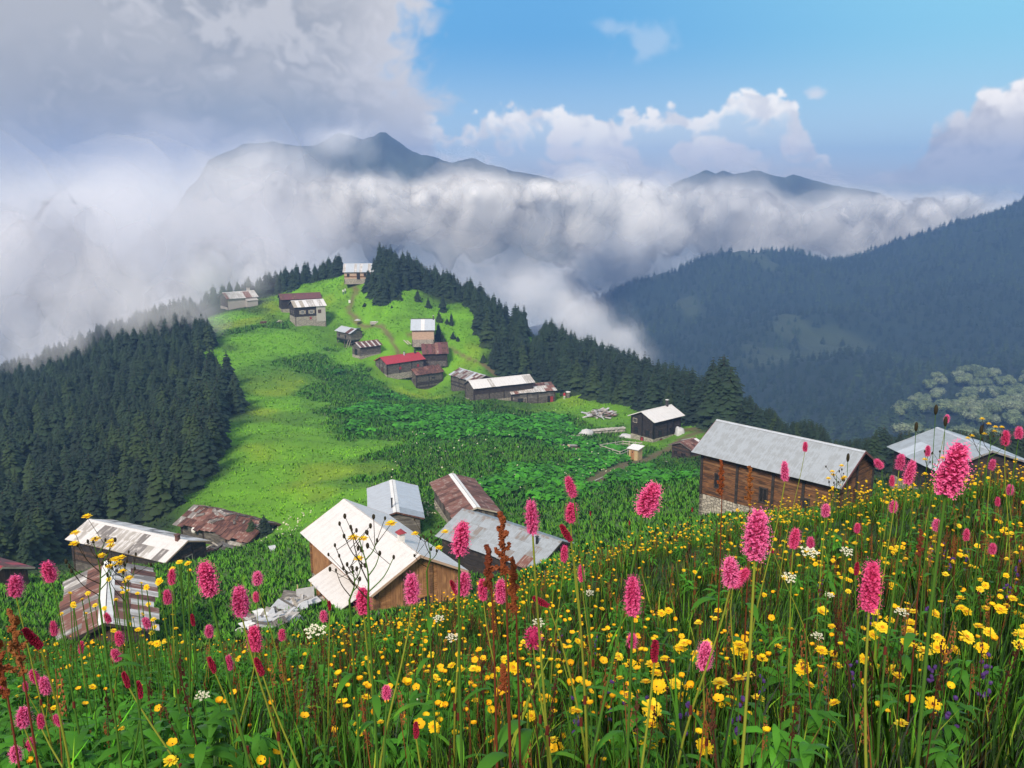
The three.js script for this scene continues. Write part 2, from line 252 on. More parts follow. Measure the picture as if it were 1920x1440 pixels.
{
  const axis = (list) => { const out = [list[0][0]]; for (let i = 1; i < list.length; i++) { const [end, step0, step1] = list[i], a = out[out.length - 1]; let p = a; while (p < end - 1e-6) { const k = (p - a) / (end - a); p = Math.min(end, p + lerp(step0, step1, k)); out.push(p); } } return out; };
  const half = axis([[0], [16, 0.2, 0.7], [70, 0.8, 1.5], [165, 1.5, 1.8], [420, 3, 9], [1100, 9, 24], [2300, 40, 130]]);
  const xs = [...half.slice(1).reverse().map((v) => -v), ...half], zs = axis([[-8], [0, 2, 0.4], [16, 0.2, 0.5], [60, 0.6, 1.3], [300, 1.35, 1.5], [480, 2.5, 7], [1300, 8, 15], [2050, 25, 70]]).map((v) => -v);
  const nx = xs.length, nz = zs.length, pos = new Float32Array(nx * nz * 3), col = new Float32Array(nx * nz * 3), uv = new Float32Array(nx * nz * 2), idx = [];
  for (let j = 0, o = 0; j < nz; j++) for (let i = 0; i < nx; i++, o++) {
    const x = xs[i], z = zs[j]; pos.set([x, ground(x, z), z], o * 3); col.set(landColour(x, z), o * 3); uv.set([x / 9, z / 9], o * 2);
    if (i && j) idx.push(o - nx - 1, o - 1, o - nx, o - nx, o - 1, o);
  }
  for (let k = 0; k < idx.length; k += 3) { const t = idx[k + 1]; idx[k + 1] = idx[k + 2]; idx[k + 2] = t; }
  const g = new THREE.BufferGeometry(); g.setAttribute('position', new THREE.BufferAttribute(pos, 3)); g.setAttribute('color', new THREE.BufferAttribute(col, 3)); g.setAttribute('uv', new THREE.BufferAttribute(uv, 2)); g.setIndex(idx); g.computeVertexNormals();
  if (g.attributes.normal.getY(nx * 20 + (nx >> 1)) < 0) { for (let k = 0; k < idx.length; k += 3) { const t = idx[k + 1]; idx[k + 1] = idx[k + 2]; idx[k + 2] = t; } g.setIndex(idx); g.computeVertexNormals(); }
  struct('terrain', g, new THREE.MeshStandardMaterial({ vertexColors: true, roughness: 1, bumpMap: GRAIN, bumpScale: 0.25 }));
  console.log('terrain', nx, nz, nx * nz);
}
// ---------- far mountains ----------
function mountain(name, D, depth, profile, mat, seed, base) {
  const pts = profile.map(([u, v]) => at(u, v, D)), nx = 220, nz = 46, pos = [], col = [], idx = [];
  const crest = (x) => { if (x <= pts[0].x) return pts[0].y; for (let i = 1; i < pts.length; i++) if (x < pts[i].x) return lerp(pts[i - 1].y, pts[i].y, (x - pts[i - 1].x) / (pts[i].x - pts[i - 1].x)); return pts[pts.length - 1].y; };
  const x0 = pts[0].x, x1 = pts[pts.length - 1].x;
  for (let j = 0; j <= nz; j++) for (let i = 0; i <= nx; i++) {
    const x = lerp(x0, x1, i / nx), t = (j / nz) * 2 - 1, z = -D - t * depth, fade = 1 - Math.abs(t);
    const gully = Math.abs(fbm(x * 0.012 + seed, t * 2.2 + x * 0.002, 4) - 0.5) * 2;
    const y = crest(x) - (1 - fade) * (crest(x) - base) * (0.75 + 0.7 * gully) + (fbm(x * 0.05 + seed, z * 0.05, 4) - 0.5) * (6 + 22 * (1 - fade)) * (fade < 1 ? 1 : 1);
    pos.push(x, y, z);
    const snow = ss(fbm(x * 0.03 + seed, z * 0.02, 3), 0.66, 0.7) * ss(y, 0, 40), k = 0.35 + 1.3 * fbm(x * 0.035, z * 0.05 + seed, 4) + 1.4 * ss(gully, 0.35, 0.75) * fbm(x * 0.09, z * 0.09, 3);
    const c = mix3([0.05 * k, 0.066 * k, 0.055 * k], [0.5, 0.55, 0.6], mat.snow ? snow : 0); col.push(...c);
    if (i && j) { const o = j * (nx + 1) + i; idx.push(o - nx - 2, o - nx - 1, o - 1, o - nx - 1, o, o - 1); }
  }
  const g = new THREE.BufferGeometry(); g.setAttribute('position', new THREE.Float32BufferAttribute(pos, 3)); g.setAttribute('color', new THREE.Float32BufferAttribute(col, 3)); g.setIndex(idx); g.computeVertexNormals();
  return struct(name, g, new THREE.MeshStandardMaterial({ vertexColors: true, roughness: 1, side: THREE.DoubleSide }));
}
mountain('mountain', 1480, 260, [[330, 420], [390, 300], [430, 282], [455, 270], [490, 266], [530, 268], [560, 273], [590, 272], [612, 262], [632, 251], [655, 252], [680, 260], [700, 256], [712, 248], [722, 247], [740, 262], [765, 278], [790, 292], [810, 293], [845, 303], [870, 299], [886, 297], [905, 303], [935, 314], [975, 322], [1010, 331], [1045, 338], [1075, 350], [1110, 380], [1140, 420]], {}, 5, -110);
mountain('mountain_001', 1640, 200, [[1215, 400], [1262, 345], [1295, 330], [1325, 318], [1342, 325], [1356, 319], [1378, 328], [1412, 319], [1440, 325], [1472, 333], [1488, 326], [1520, 336], [1560, 347], [1600, 352], [1650, 362], [1700, 400]], { snow: true }, 21, -110);

// ---------- clouds and mist: soft flakes of every bearing through a volume ----------
const FLAKE = (() => {
  const pos = [0, 0.12, 0], col = [1, 1, 1, 1], idx = [], n = 12, rings = [[0.22, 0.92, 0.1], [0.42, 0.7, 0.07], [0.6, 0.42, 0.03], [0.76, 0.19, -0.01], [0.9, 0.05, -0.05], [1, 0, -0.08]];
  rings.forEach(([r, a, y], k) => { for (let i = 0; i < n; i++) { const t = (i / n) * Math.PI * 2, w = r * (1 + (k ? 0.22 : 0.1) * Math.sin(t * 3 + k) * Math.cos(t * 2 + 1.7 * k)); pos.push(w * Math.cos(t), y, w * Math.sin(t)); col.push(1, 1, 1, a); } });
  for (let i = 0; i < n; i++) { const j = (i + 1) % n; idx.push(0, 1 + j, 1 + i); for (let k = 0; k < 5; k++) { const a = 1 + k * n, b = a + n; idx.push(a + i, a + j, b + i, a + j, b + j, b + i); } }
  const g = new THREE.BufferGeometry(); g.setAttribute('position', new THREE.Float32BufferAttribute(pos, 3)); g.setAttribute('color', new THREE.Float32BufferAttribute(col, 4)); g.setIndex(idx); g.computeVertexNormals(); return g;
})();
function mist(name, opacity, colour, seed, label, boxes) {
  const R = rng(seed), list = [], mat = new THREE.MeshPhysicalMaterial({ color: rgb(...colour), vertexColors: true, transparent: true, opacity, roughness: 1, specularIntensity: 0, transmission: 0.15, side: THREE.DoubleSide, depthWrite: false });
  for (const [u, v, D, ru, rv, rd, n, size] of boxes) {
    const c = at(u, v, D), k = D / F;
    for (let i = 0; i < n; i++) {
      const g = () => (R() + R() + R() - 1.5) * 1.1, p = V(c.x + g() * ru * k, c.y + g() * rv * k, c.z + g() * rd), s = size * k * (0.55 + 0.9 * R());
      list.push(M4(p, eul(1.57 + (R() - 0.5) * 1.8, R() * 6.3, (R() - 0.5) * 1.8, 'XZY'), V(s * (0.8 + 0.8 * R()), s, s)));
    }
  }
  const m = stuff(name, FLAKE, mat, list, label, 'cloud'); m.castShadow = false; return m;
}
{
  const top = [[330, 350], [420, 330], [470, 322], [540, 332], [600, 345], [650, 340], [690, 345], [735, 352], [780, 356], [830, 354], [862, 345], [900, 354], [960, 352], [1020, 350], [1080, 352], [1150, 349], [1220, 350], [1290, 360], [1340, 357], [1370, 360], [1430, 376], [1490, 390], [1560, 388], [1620, 382], [1680, 376], [1740, 372], [1800, 372], [1860, 380]];
  const body = [], fringe = [], deep = (u) => lerp(960, 1320, ss(u, 1050, 1330));
  for (let i = 1; i < top.length; i++) {
    const [a, b] = top[i - 1], [c, d] = top[i];
    for (let k = 0; k < 2; k++) { const u = lerp(a, c, (k + 0.5) / 2), v = lerp(b, d, (k + 0.5) / 2), D = deep(u); if (u < 500) continue; const w = 34 * (fbm(u * 0.017, 3.3, 3) - 0.5) + 16 * (noise(u * 0.055, 9.1) - 0.5); if (noise(u * 0.03, 5.5) > 0.42) fringe.push([u, v + 16 + w, D - 20, 28, 10, 30, 7, 22]); body.push([u, v + 38 + w * 0.6, D, 50, 18, 40, 7, 50], [u, v + 62, D + 10, 70, 26, 50, 3, 74]); }
  }
  body.push([440, 350, 900, 90, 30, 50, 5, 90]);
  mist('cloud_bank', 0.34, [1.0, 1.0, 0.995], 11, 'long bank of white cloud lying across the feet of the far mountains', body);
  mist('cloud_fringe', 0.42, [1.0, 1.0, 0.995], 17, 'curling upper edge of the long white cloud bank before the far mountains', fringe);
  mist('cloud_veil', 0.16, [0.9, 0.92, 0.95], 12, 'thin grey cloud drifting over the left shoulder of the twin peaked mountain', [[650, 262, 1250, 50, 18, 30, 16, 36], [490, 300, 1250, 70, 16, 30, 14, 34], [560, 326, 1250, 70, 14, 30, 12, 30]]);
  mist('cloud_fog', 0.3, [0.84, 0.86, 0.92], 13, 'grey fog filling the valley to the left behind the forested spur', [[60, 490, 640, 330, 86, 60, 19, 225], [330, 490, 600, 250, 66, 50, 13, 190], [20, 580, 520, 240, 90, 40, 12, 180], [-250, 500, 660, 250, 110, 60, 10, 240], [540, 455, 720, 160, 30, 40, 8, 110]]);
  mist('mist_cloud', 0.15, [0.84, 0.87, 0.94], 14, 'thin mist creeping over the tree tops left of the hilltop houses', [[250, 575, 240, 130, 26, 8, 14, 80], [90, 635, 236, 120, 28, 8, 10, 80], [390, 525, 262, 80, 20, 8, 7, 60], [0, 680, 232, 80, 24, 8, 5, 70], [470, 505, 300, 60, 20, 10, 6, 60]]);
  mist('valley_mist_cloud', 0.26, [0.90, 0.93, 0.98], 15, 'pale mist in the gap between the village hill and the forested ridge', [[1105, 625, 520, 45, 40, 30, 16, 60], [1175, 655, 500, 36, 30, 20, 10, 46], [1020, 560, 640, 50, 30, 40, 10, 60], [960, 520, 1230, 190, 40, 30, 30, 80], [800, 480, 1000, 150, 24, 40, 14, 70], [1180, 500, 1260, 90, 40, 30, 14, 70], [1140, 478, 1120, 60, 24, 20, 12, 60], [1090, 520, 1120, 40, 24, 20, 8, 56]]);
}
// ---------- spruces ----------
function spruceCrown(seed, levels, arms) {
  const R = rng(seed), pos = [], col = [], idx = [], H = 1, base = 0.07;
  const tri = (p, c) => { const o = pos.length / 3; p.forEach((q) => pos.push(...q)); c.forEach((k) => col.push(...k)); return o; };
  for (let l = 0; l < levels; l++) {
    const t = (l + R() * 0.6) / levels, y = base + (H - base) * t ** 0.92, reach = (0.235 * (1 - t) ** 0.8 + 0.012) * (0.8 + 0.4 * R()), n = Math.max(4, Math.round(arms * (1 - 0.55 * t))), off = R() * 6.3;
    for (let a = 0; a < n; a++) {
      const th = off + ((a + (R() - 0.5) * 0.6) / n) * 6.283, len = reach * (0.7 + 0.5 * R()), c = Math.cos(th), s = Math.sin(th), w = len * (0.3 + 0.12 * R()), up = 0.02 * (1 - t), droop = len * (0.42 + 0.3 * R());
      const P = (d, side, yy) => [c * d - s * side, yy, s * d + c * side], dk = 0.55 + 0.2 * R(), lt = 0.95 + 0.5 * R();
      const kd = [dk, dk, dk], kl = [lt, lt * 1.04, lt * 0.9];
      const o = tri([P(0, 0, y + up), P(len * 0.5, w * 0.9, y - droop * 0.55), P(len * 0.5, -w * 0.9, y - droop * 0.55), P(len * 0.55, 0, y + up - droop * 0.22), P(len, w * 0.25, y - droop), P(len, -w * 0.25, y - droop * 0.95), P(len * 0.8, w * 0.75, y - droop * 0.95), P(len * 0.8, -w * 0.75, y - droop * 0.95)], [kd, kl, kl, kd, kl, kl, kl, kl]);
      idx.push(o, o + 1, o + 3, o, o + 3, o + 2, o + 3, o + 6, o + 4, o + 3, o + 4, o + 5, o + 3, o + 5, o + 7, o + 3, o + 1, o + 6, o + 3, o + 7, o + 2);
    }
  }
  const g = new THREE.BufferGeometry(); g.setAttribute('position', new THREE.Float32BufferAttribute(pos, 3)); g.setAttribute('color', new THREE.Float32BufferAttribute(col, 3)); g.setIndex(idx); g.computeVertexNormals(); return g;
}
const SPRUCE = [1, 2, 3, 4, 5].map((s) => spruceCrown(s * 77, 20 + s % 3 * 2, 10)), SPRUCE_FAR = [1, 2].map((s) => spruceCrown(s * 31, 9, 6));
const TRUNK = new THREE.CylinderGeometry(0.006, 0.022, 1, 6).translate(0, 0.45, 0);
const needle = (r, g, b) => new THREE.MeshStandardMaterial({ color: rgb(r, g, b), vertexColors: true, roughness: 0.9, side: THREE.DoubleSide });
const NEEDLES = [needle(0.008, 0.025, 0.013), needle(0.013, 0.033, 0.014), needle(0.006, 0.020, 0.012), needle(0.021, 0.043, 0.013)], BARK = new THREE.MeshStandardMaterial({ color: rgb(0.06, 0.045, 0.035), roughness: 1 });
function spruce(name, x, z, h, k, label, group, fat = 1) {
  const t = thing(name, label, 'spruce', V(x, ground(x, z) - 0.15, z), k * 1.7, group);
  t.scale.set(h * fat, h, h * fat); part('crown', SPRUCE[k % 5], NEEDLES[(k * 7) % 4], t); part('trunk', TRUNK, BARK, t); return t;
}
{
  const R = rng(2024), poly = (p, u, v) => { let c = false; for (let i = 0, j = p.length - 1; i < p.length; j = i++) if (p[i][1] > v !== p[j][1] > v && u < ((p[j][0] - p[i][0]) * (v - p[i][1])) / (p[j][1] - p[i][1]) + p[i][0]) c = !c; return c; };
  const left = [[-700, 1150], [0, 1085], [60, 1068], [118, 1040], [330, 958], [352, 925], [392, 890], [414, 850], [408, 800], [444, 776], [458, 760], [432, 728], [386, 694], [374, 660], [398, 656], [402, 640], [368, 602], [348, 580], [415, 556], [422, 538], [520, 527], [600, 524], [640, 521], [640, 300], [-700, 300]];
  const rightP = [[704, 300], [704, 520], [700, 528], [686, 545], [688, 562], [702, 573], [722, 571], [742, 556], [770, 538], [822, 546], [858, 562], [886, 585], [892, 610], [898, 644], [930, 657], [926, 697], [944, 702], [1002, 711], [1052, 733], [1084, 742], [1177, 761], [1284, 793], [1318, 802], [1500, 850], [1600, 886], [1950, 925], [2600, 960], [2600, 300]];
  const spots = [];
  for (let z = -84; z > -345; z -= 2.45) for (let x = -210; x < 120; x += 2.45) {
    const px = x + (R() - 0.5) * 2.4, pz = z + (R() - 0.5) * 2.4, r = R(), D = -pz; if (Math.abs(px / D) > 0.68) continue;
    const y = ground(px, pz), [u, v] = sight(px, y, pz);
    const crestL = u < 660 && D > 240, inL = D > 88 && (poly(left, u, v) || (crestL && D > 285 + 12 * fbm(px * 0.1, 3, 2) && u < 640)), inR = (D > 84 && u > 680 && poly(rightP, u, v)) || (D > 296 && u >= 715) || (u > 1318 && D > Math.max(88, 168 - (u - 1318) * 0.13) && D < 225) || (u > 715 && u < 1010 && D > 274 - (u - 715) * 0.115 + 5 * fbm(u * 0.05, 3, 2));
    if (!inL && !inR) continue;
    if (u > 640 && u < 712 && D > 270 && D < 300) continue;
    if (inR && (Math.hypot((u - 1002) / 22, (v - 645) / 15) < 1 || Math.hypot((u - 952) / 12, (v - 628) / 12) < 1)) continue;
    if (inL && D > 250 && u > 560 && u < 590 && r < 0.7) continue;
    let h = (inL ? 4.4 + 3.8 * r : 5.2 + 4.0 * r) * (R() < 0.16 ? 0.6 : 1) * (D < 125 && inR ? 1.05 : 1);
    if (inR && u > 1330) h *= 1.4; if (inR && u > 1380) { const lim = 728 + Math.min(54, (u - 1380) * 0.36) + 44 * noise(u * 0.045, 7.3), t = sight(px, y + h, pz)[1]; if (t < lim) h *= Math.max(0, (v - lim) / (v - t)); if (h < 2.6) continue; }
    spots.push({ x: px, z: pz, D, u, v, h, left: inL, k: (R() * 97) | 0, top: sight(px, y + h, pz)[1] });
  }
  spots.sort((a, b) => a.D - b.D);
  const horizon = new Float32Array(3000).fill(1440);
  for (const s of spots) { // how much of each shows above the nearer ones
    const w = Math.max(2, (s.h * 0.16 * F) / s.D); let sum = 0, n = 0;
    for (let u = Math.round(s.u - w); u <= s.u + w; u++) { const k = clamp(u + 500, 0, 2999); sum += Math.max(0, Math.min(horizon[k], s.v) - s.top); n++; }
    s.seen = s.u > -20 && s.u < 1940 ? sum / n : 0;
    for (let u = Math.round(s.u - w); u <= s.u + w; u++) { const k = clamp(u + 500, 0, 2999), e = 1 - Math.abs(u - s.u) / (w + 1); horizon[k] = Math.min(horizon[k], lerp(s.v, s.top, e)); }
  }
  const best = spots.map((s, i) => [s.seen * (F / s.D), i]).sort((a, b) => b[0] - a[0]).slice(0, 290).map((p) => p[1]), own = new Set(best), rest = spots.filter((s, i) => !own.has(i));
  for (const i of best) { const s = spots[i]; const [l, gname] = s.left ? (s.D > 235 ? ['hazy spruce along the misty upper edge of the left forest', 'spruces of the misty upper left forest'] : s.D < 128 ? ['large dark spruce low in the left forest, behind the streaked white barn', 'spruces of the lower left forest'] : s.u > 300 ? ['dark spruce on the left forest edge beside the bright meadow', 'spruces of the left forest edge'] : ['dark spruce deep inside the left forest', 'spruces of the inner left forest']) : (s.u < 770 ? ['dark spruce in the thicket beside the hilltop house', 'spruces of the hilltop thicket'] : s.u < 1180 ? ['dark spruce in the forest belt right of the village row', 'spruces of the right forest belt'] : ['dark spruce behind the black chalet and the large plank house', 'spruces of the lower right forest']); spruce('spruce_tree', s.x, s.z, s.h, s.k, l, gname, 1.05 + (s.k % 7) * 0.06); }
  for (let k = 0; k < 5; k++) {
    const l = rest.filter((s) => s.k % 5 === k);
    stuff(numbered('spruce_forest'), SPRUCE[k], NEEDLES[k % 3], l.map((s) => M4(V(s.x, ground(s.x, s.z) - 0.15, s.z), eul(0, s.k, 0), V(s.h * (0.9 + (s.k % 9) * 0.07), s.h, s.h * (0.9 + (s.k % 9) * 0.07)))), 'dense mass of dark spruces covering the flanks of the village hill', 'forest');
  }
  console.log('spruces', spots.length, best.length);
  // lone trees on the open slope
  const lone = [
    [444, 776, 158, 5.4, 'tall spruce at the tip of the forest tongue in the left meadow', 1.1], [430, 774, 158, 4.4, 'slim spruce second from the tip of the forest tongue in the left meadow', 1], [386, 660, 215, 4.6, 'lone spruce on the meadow edge below the misty white house', 1.1], [378, 662, 215, 3.6, 'small spruce beside the lone spruce below the misty white house', 1],
    [783, 561, 258, 3.6, 'bushy spruce standing clear just below the hilltop forest edge', 1.5], [803, 571, 254, 3.2, 'small spruce downhill right of the bushy one below the hilltop forest', 1.4], [750, 574, 256, 2.2, 'squat young spruce alone on the open grass below the hilltop forest', 1.9], [736, 570, 257, 1.6, 'low spruce sapling at the foot of the hilltop thicket', 2], [684, 574, 256, 1.1, 'low rounded spruce bush left of the hilltop thicket beside the path', 3],
    [830, 560, 252, 5.4, 'slender dark spruce in the glade right of the hilltop thicket', 1.1], [823, 588, 244, 3.2, 'spruce uphill of the pink walled cottage in the right glade', 1.3], [846, 586, 244, 3.6, 'thin pointed spruce in the right glade beside a low shrub', 0.9], [838, 588, 244, 1.6, 'low spruce shrub beside the thin pointed spruce', 2.2], [822, 616, 235, 4.6, 'dark spruce right beside the pink walled cottage', 1.2], [829, 618, 234, 2.8, 'broad little spruce behind the pink walled cottage', 1.8], [849, 608, 237, 1.8, 'spruce shrub in the grass right of the pink walled cottage', 2], [858, 612, 236, 1.4, 'smallest spruce shrub in the grass right of the pink walled cottage', 2], [735, 582, 250, 0.9, 'tiny spruce seedling in the middle of the open hilltop slope', 2],
    [470, 967, 88, 2.6, 'small dark spruce behind the rusty roofed barn', 1.5], [494, 965, 88, 2.5, 'small dark spruce right of its twin behind the rusty roofed barn', 1.7], [954, 632, 228, 6, 'spruce standing in the small bright clearing of the right forest', 1], [968, 628, 230, 6.4, 'spruce right of the one in the small bright clearing', 1], [906, 655, 226, 2.2, 'low spruce at the meadow edge left of the right forest', 2], [925, 664, 222, 2, 'low dark shrubby spruce farthest down the right meadow edge', 2],
  ];
  lone.forEach(([u, v, D, h, l, fat], i) => { const p = at(u, v, D); spruce('spruce_tree', p.x, p.z, h, i + 3, l, null, fat); });
}
// ---------- broadleaf trees across the valley and the forested ridge ----------
function leafCrown(seed, lobes, leaves, size) {
  const R = rng(seed), pos = [], nor = [], col = [], idx = [];
  for (let l = 0; l < lobes; l++) {
    const th = R() * 6.28, rr = l ? 0.32 * Math.sqrt(R()) + 0.08 : 0, cx = Math.cos(th) * rr, cz = Math.sin(th) * rr, cy = 0.42 + 0.34 * R() * (1 - rr), r = 0.21 + 0.11 * R();
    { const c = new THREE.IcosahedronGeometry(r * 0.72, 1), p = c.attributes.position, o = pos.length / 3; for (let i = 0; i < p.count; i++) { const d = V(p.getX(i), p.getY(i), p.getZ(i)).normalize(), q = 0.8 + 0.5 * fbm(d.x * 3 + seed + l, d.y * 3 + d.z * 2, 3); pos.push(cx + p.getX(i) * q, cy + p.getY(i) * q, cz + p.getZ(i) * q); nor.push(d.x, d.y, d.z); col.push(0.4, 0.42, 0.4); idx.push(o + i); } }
    for (let k = 0; k < leaves; k++) {
      const a = R() * 6.28, y = R() * 1.7 - 0.7, s = Math.sqrt(Math.max(0, 1 - y * y)), n = V(Math.cos(a) * s, y, Math.sin(a) * s).normalize(), q = r * (0.78 + 0.36 * R()), p = V(cx + n.x * q, cy + n.y * q, cz + n.z * q), t = V(R() - 0.5, R() - 0.5, R() - 0.5).cross(n).normalize(), b = n.clone().cross(t), w = size * (0.6 + 0.8 * R()), tone = 0.7 + 0.6 * R(), o = pos.length / 3;
      n.x += (R() - 0.5) * 0.35; n.y += (R() - 0.5) * 0.35; n.normalize();
      for (const [i, j] of [[-1, -0.6], [1, -0.5], [0.9, 0.7], [-0.8, 0.6]]) { pos.push(p.x + (t.x * i + b.x * j) * w, p.y + (t.y * i + b.y * j) * w + (i * j) * w * 0.4, p.z + (t.z * i + b.z * j) * w); nor.push(n.x, n.y, n.z); col.push(tone, tone, tone); }
      idx.push(o, o + 1, o + 2, o, o + 2, o + 3);
    }
  }
  const g = new THREE.BufferGeometry(); g.setAttribute('position', new THREE.Float32BufferAttribute(pos, 3)); g.setAttribute('normal', new THREE.Float32BufferAttribute(nor, 3)); g.setAttribute('color', new THREE.Float32BufferAttribute(col, 3)); g.setIndex(idx); return g;
}
{
  const R = rng(909), crowns = [1, 2, 3, 4].map((s) => leafCrown(s * 13, 6, 170, 0.036)), leafM = [needle(0.18, 0.235, 0.11), needle(0.13, 0.18, 0.08), needle(0.21, 0.26, 0.15)];
  const spots = [], area = (u, v) => v > 838 - 0.86 * Math.max(0, Math.min(u, 1760) - 1600) - 0.3 * Math.max(0, u - 1760) && (u < 1765 || u > 1800 || v > 745);
  for (let z = -300; z > -640; z -= 8) for (let x = 110; x < 420; x += 8) {
    const px = x + (R() - 0.5) * 7, pz = z + (R() - 0.5) * 7, [u, v] = sight(px, ground(px, pz) + 4, pz), k = R();
    if (u < 1610 || u > 1990 || v < 690 || v > 905 || !area(u, v)) continue;
    if (fbm(px * 0.03, pz * 0.03, 3) < 0.42 || k > 0.86) continue; spots.push([px, pz, 5 + 3.8 * k, (R() * 12) | 0]);
  }
  for (const [x, z, h, k] of spots) {
    const t = thing('broadleaf_tree', 'pale rounded broadleaf tree on the slope below the forested ridge at the right', 'tree', V(x, ground(x, z) - 0.2, z), k, 'pale broadleaf trees on the right slope');
    t.scale.set(h * 1.15, h, h * 1.15); part('crown', crowns[k % 4], leafM[k % 3], t); part('trunk', TRUNK, BARK, t);
  }
  const con = [[], []], leaf = [];
  for (let z = -400; z > -1330; z -= 7.6) for (let x = 20; x < 800; x += 7.6) {
    const px = x + (R() - 0.5) * 9, pz = z + (R() - 0.5) * 9, r = R(), D = -pz; if (px / D > 0.66 || px / D < 0.03) continue;
    const y = ground(px, pz), [u, v] = sight(px, y, pz); if (v > 900 || (D < 640 && u > 1610 && v > 690 && area(u, v - 12) && fbm(px * 0.03, pz * 0.03, 3) >= 0.42 && r < 0.8)) continue;
    if (inGlade(px, pz) + (fbm(px * 0.03, pz * 0.03, 3) - 0.5) * 1.2 > 0.45 && r < 0.93) continue;
    const h = (6 + 5 * R()) * (r < 0.2 ? 0.65 : 1), m = M4(V(px, y - 0.3, pz), eul(0, R() * 6.3, 0), V(h * 1.25, h, h * 1.25));
    if (fbm(px * 0.012 + 20, pz * 0.012, 3) > 0.52 && R() < 0.6) leaf.push(m); else con[r > 0.5 ? 1 : 0].push(m);
  }
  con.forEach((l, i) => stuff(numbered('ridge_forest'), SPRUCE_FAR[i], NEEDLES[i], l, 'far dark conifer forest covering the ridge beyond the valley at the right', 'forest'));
  stuff('ridge_forest_002', SPRUCE_FAR[0], needle(0.030, 0.058, 0.024), leaf, 'lighter stands of trees mixed into the far forested ridge at the right', 'forest');
  console.log('broadleaf', spots.length, 'ridge', con[0].length + con[1].length, leaf.length);
}
// ---------- materials of the village ----------
function tile(n, fn, opt = {}) {
  const d = new Uint8Array(n * n * 4), b = new Uint8Array(n * n * 4);
  for (let y = 0; y < n; y++) for (let x = 0; x < n; x++) { const [r, g, bl, h = 0.5] = fn(x / n, y / n, x, y), o = (y * n + x) * 4, e = (c) => clamp(Math.round(255 * (c <= 0.0031308 ? c * 12.92 : 1.055 * c ** (1 / 2.4) - 0.055)), 0, 255); d.set([e(r), e(g), e(bl), 255], o); const k = clamp(h * 255, 0, 255); b.set([k, k, k, 255], o); }
  const mk = (a, srgb) => { const t = new THREE.DataTexture(a, n, n); t.wrapS = t.wrapT = THREE.MirroredRepeatWrapping; t.magFilter = THREE.LinearFilter; if (srgb) t.colorSpace = THREE.SRGBColorSpace; t.repeat.set(1 / (opt.size ?? 2), 1 / (opt.size ?? 2)); t.needsUpdate = true; return t; };
  return { map: mk(d, true), bumpMap: mk(b, false) };
}
const mats = {};
function metal(key, base, stain, amount, rough = 0.55) { // sheet metal with streaks that run down the slope
  mats[key] = new THREE.MeshStandardMaterial({ ...tile(256, (u, v) => {
    const s = fbm(u * 34 + 5, v * 3, 4), p = fbm(u * 7 + 60, v * 5 + base[0] * 30, 5), k = ss(s * 0.55 + p * 0.55, 0.62 - amount * 0.35, 0.80 - amount * 0.3) * Math.min(1, amount * 1.6), f = 0.86 + 0.28 * fbm(u * 60, v * 50, 3);
    return [...mix3(base, stain, k).map((c) => c * f), 0.5 + 0.5 * Math.sin(u * Math.PI * 2 * 26)];
  }, { size: 2 }), bumpScale: 0.014, roughness: rough, metalness: 0.0 });
  return mats[key];
}
metal('white', [0.73, 0.715, 0.72], [0.58, 0.555, 0.55], 0.3); metal('whiteB', [0.67, 0.65, 0.65], [0.40, 0.37, 0.34], 0.6); metal('whiteStain', [0.60, 0.57, 0.55], [0.20, 0.18, 0.17], 0.85); metal('zinc', [0.36, 0.40, 0.45], [0.27, 0.29, 0.31], 0.4, 0.45); metal('zincB', [0.30, 0.34, 0.38], [0.22, 0.17, 0.14], 0.5); metal('zincLight', [0.50, 0.55, 0.62], [0.42, 0.45, 0.5], 0.4, 0.4);
metal('rust', [0.17, 0.075, 0.055], [0.07, 0.03, 0.025], 0.6, 0.85); metal('rustB', [0.23, 0.12, 0.09], [0.11, 0.05, 0.04], 0.7, 0.85); metal('rustPale', [0.36, 0.28, 0.25], [0.19, 0.08, 0.06], 0.75, 0.8); metal('red', [0.42, 0.035, 0.05], [0.33, 0.03, 0.04], 0.35, 0.5); metal('maroon', [0.17, 0.06, 0.06], [0.11, 0.05, 0.05], 0.5, 0.7);
function wood(key, base, dark, amount, along = 'u') {
  mats[key] = new THREE.MeshStandardMaterial({ ...tile(256, (a, b) => { const u = along === 'u' ? a : b, v = along === 'u' ? b : a, g = fbm(u * 4 + 9, v * 70, 4), p = fbm(u * 5, v * 9 + 30, 4), k = ss(g * 0.6 + p * 0.5, 0.5 - amount * 0.2, 0.75); return [...mix3(base, dark, k * amount * 1.3 > 1 ? 1 : k * amount * 1.3).map((c) => c * (0.8 + 0.4 * fbm(u * 9 + 3, v * 90, 2))), 1 - g]; }, { size: 2.2 }), bumpScale: 0.012, roughness: 0.88 });
}
wood('log', [0.235, 0.105, 0.042], [0.05, 0.026, 0.016], 0.75); wood('logB', [0.17, 0.075, 0.035], [0.04, 0.022, 0.016], 0.8); wood('logC', [0.28, 0.145, 0.065], [0.09, 0.045, 0.025], 0.7); wood('dark', [0.062, 0.048, 0.042], [0.02, 0.016, 0.015], 0.8); wood('darkB', [0.045, 0.036, 0.034], [0.018, 0.015, 0.014], 0.8);
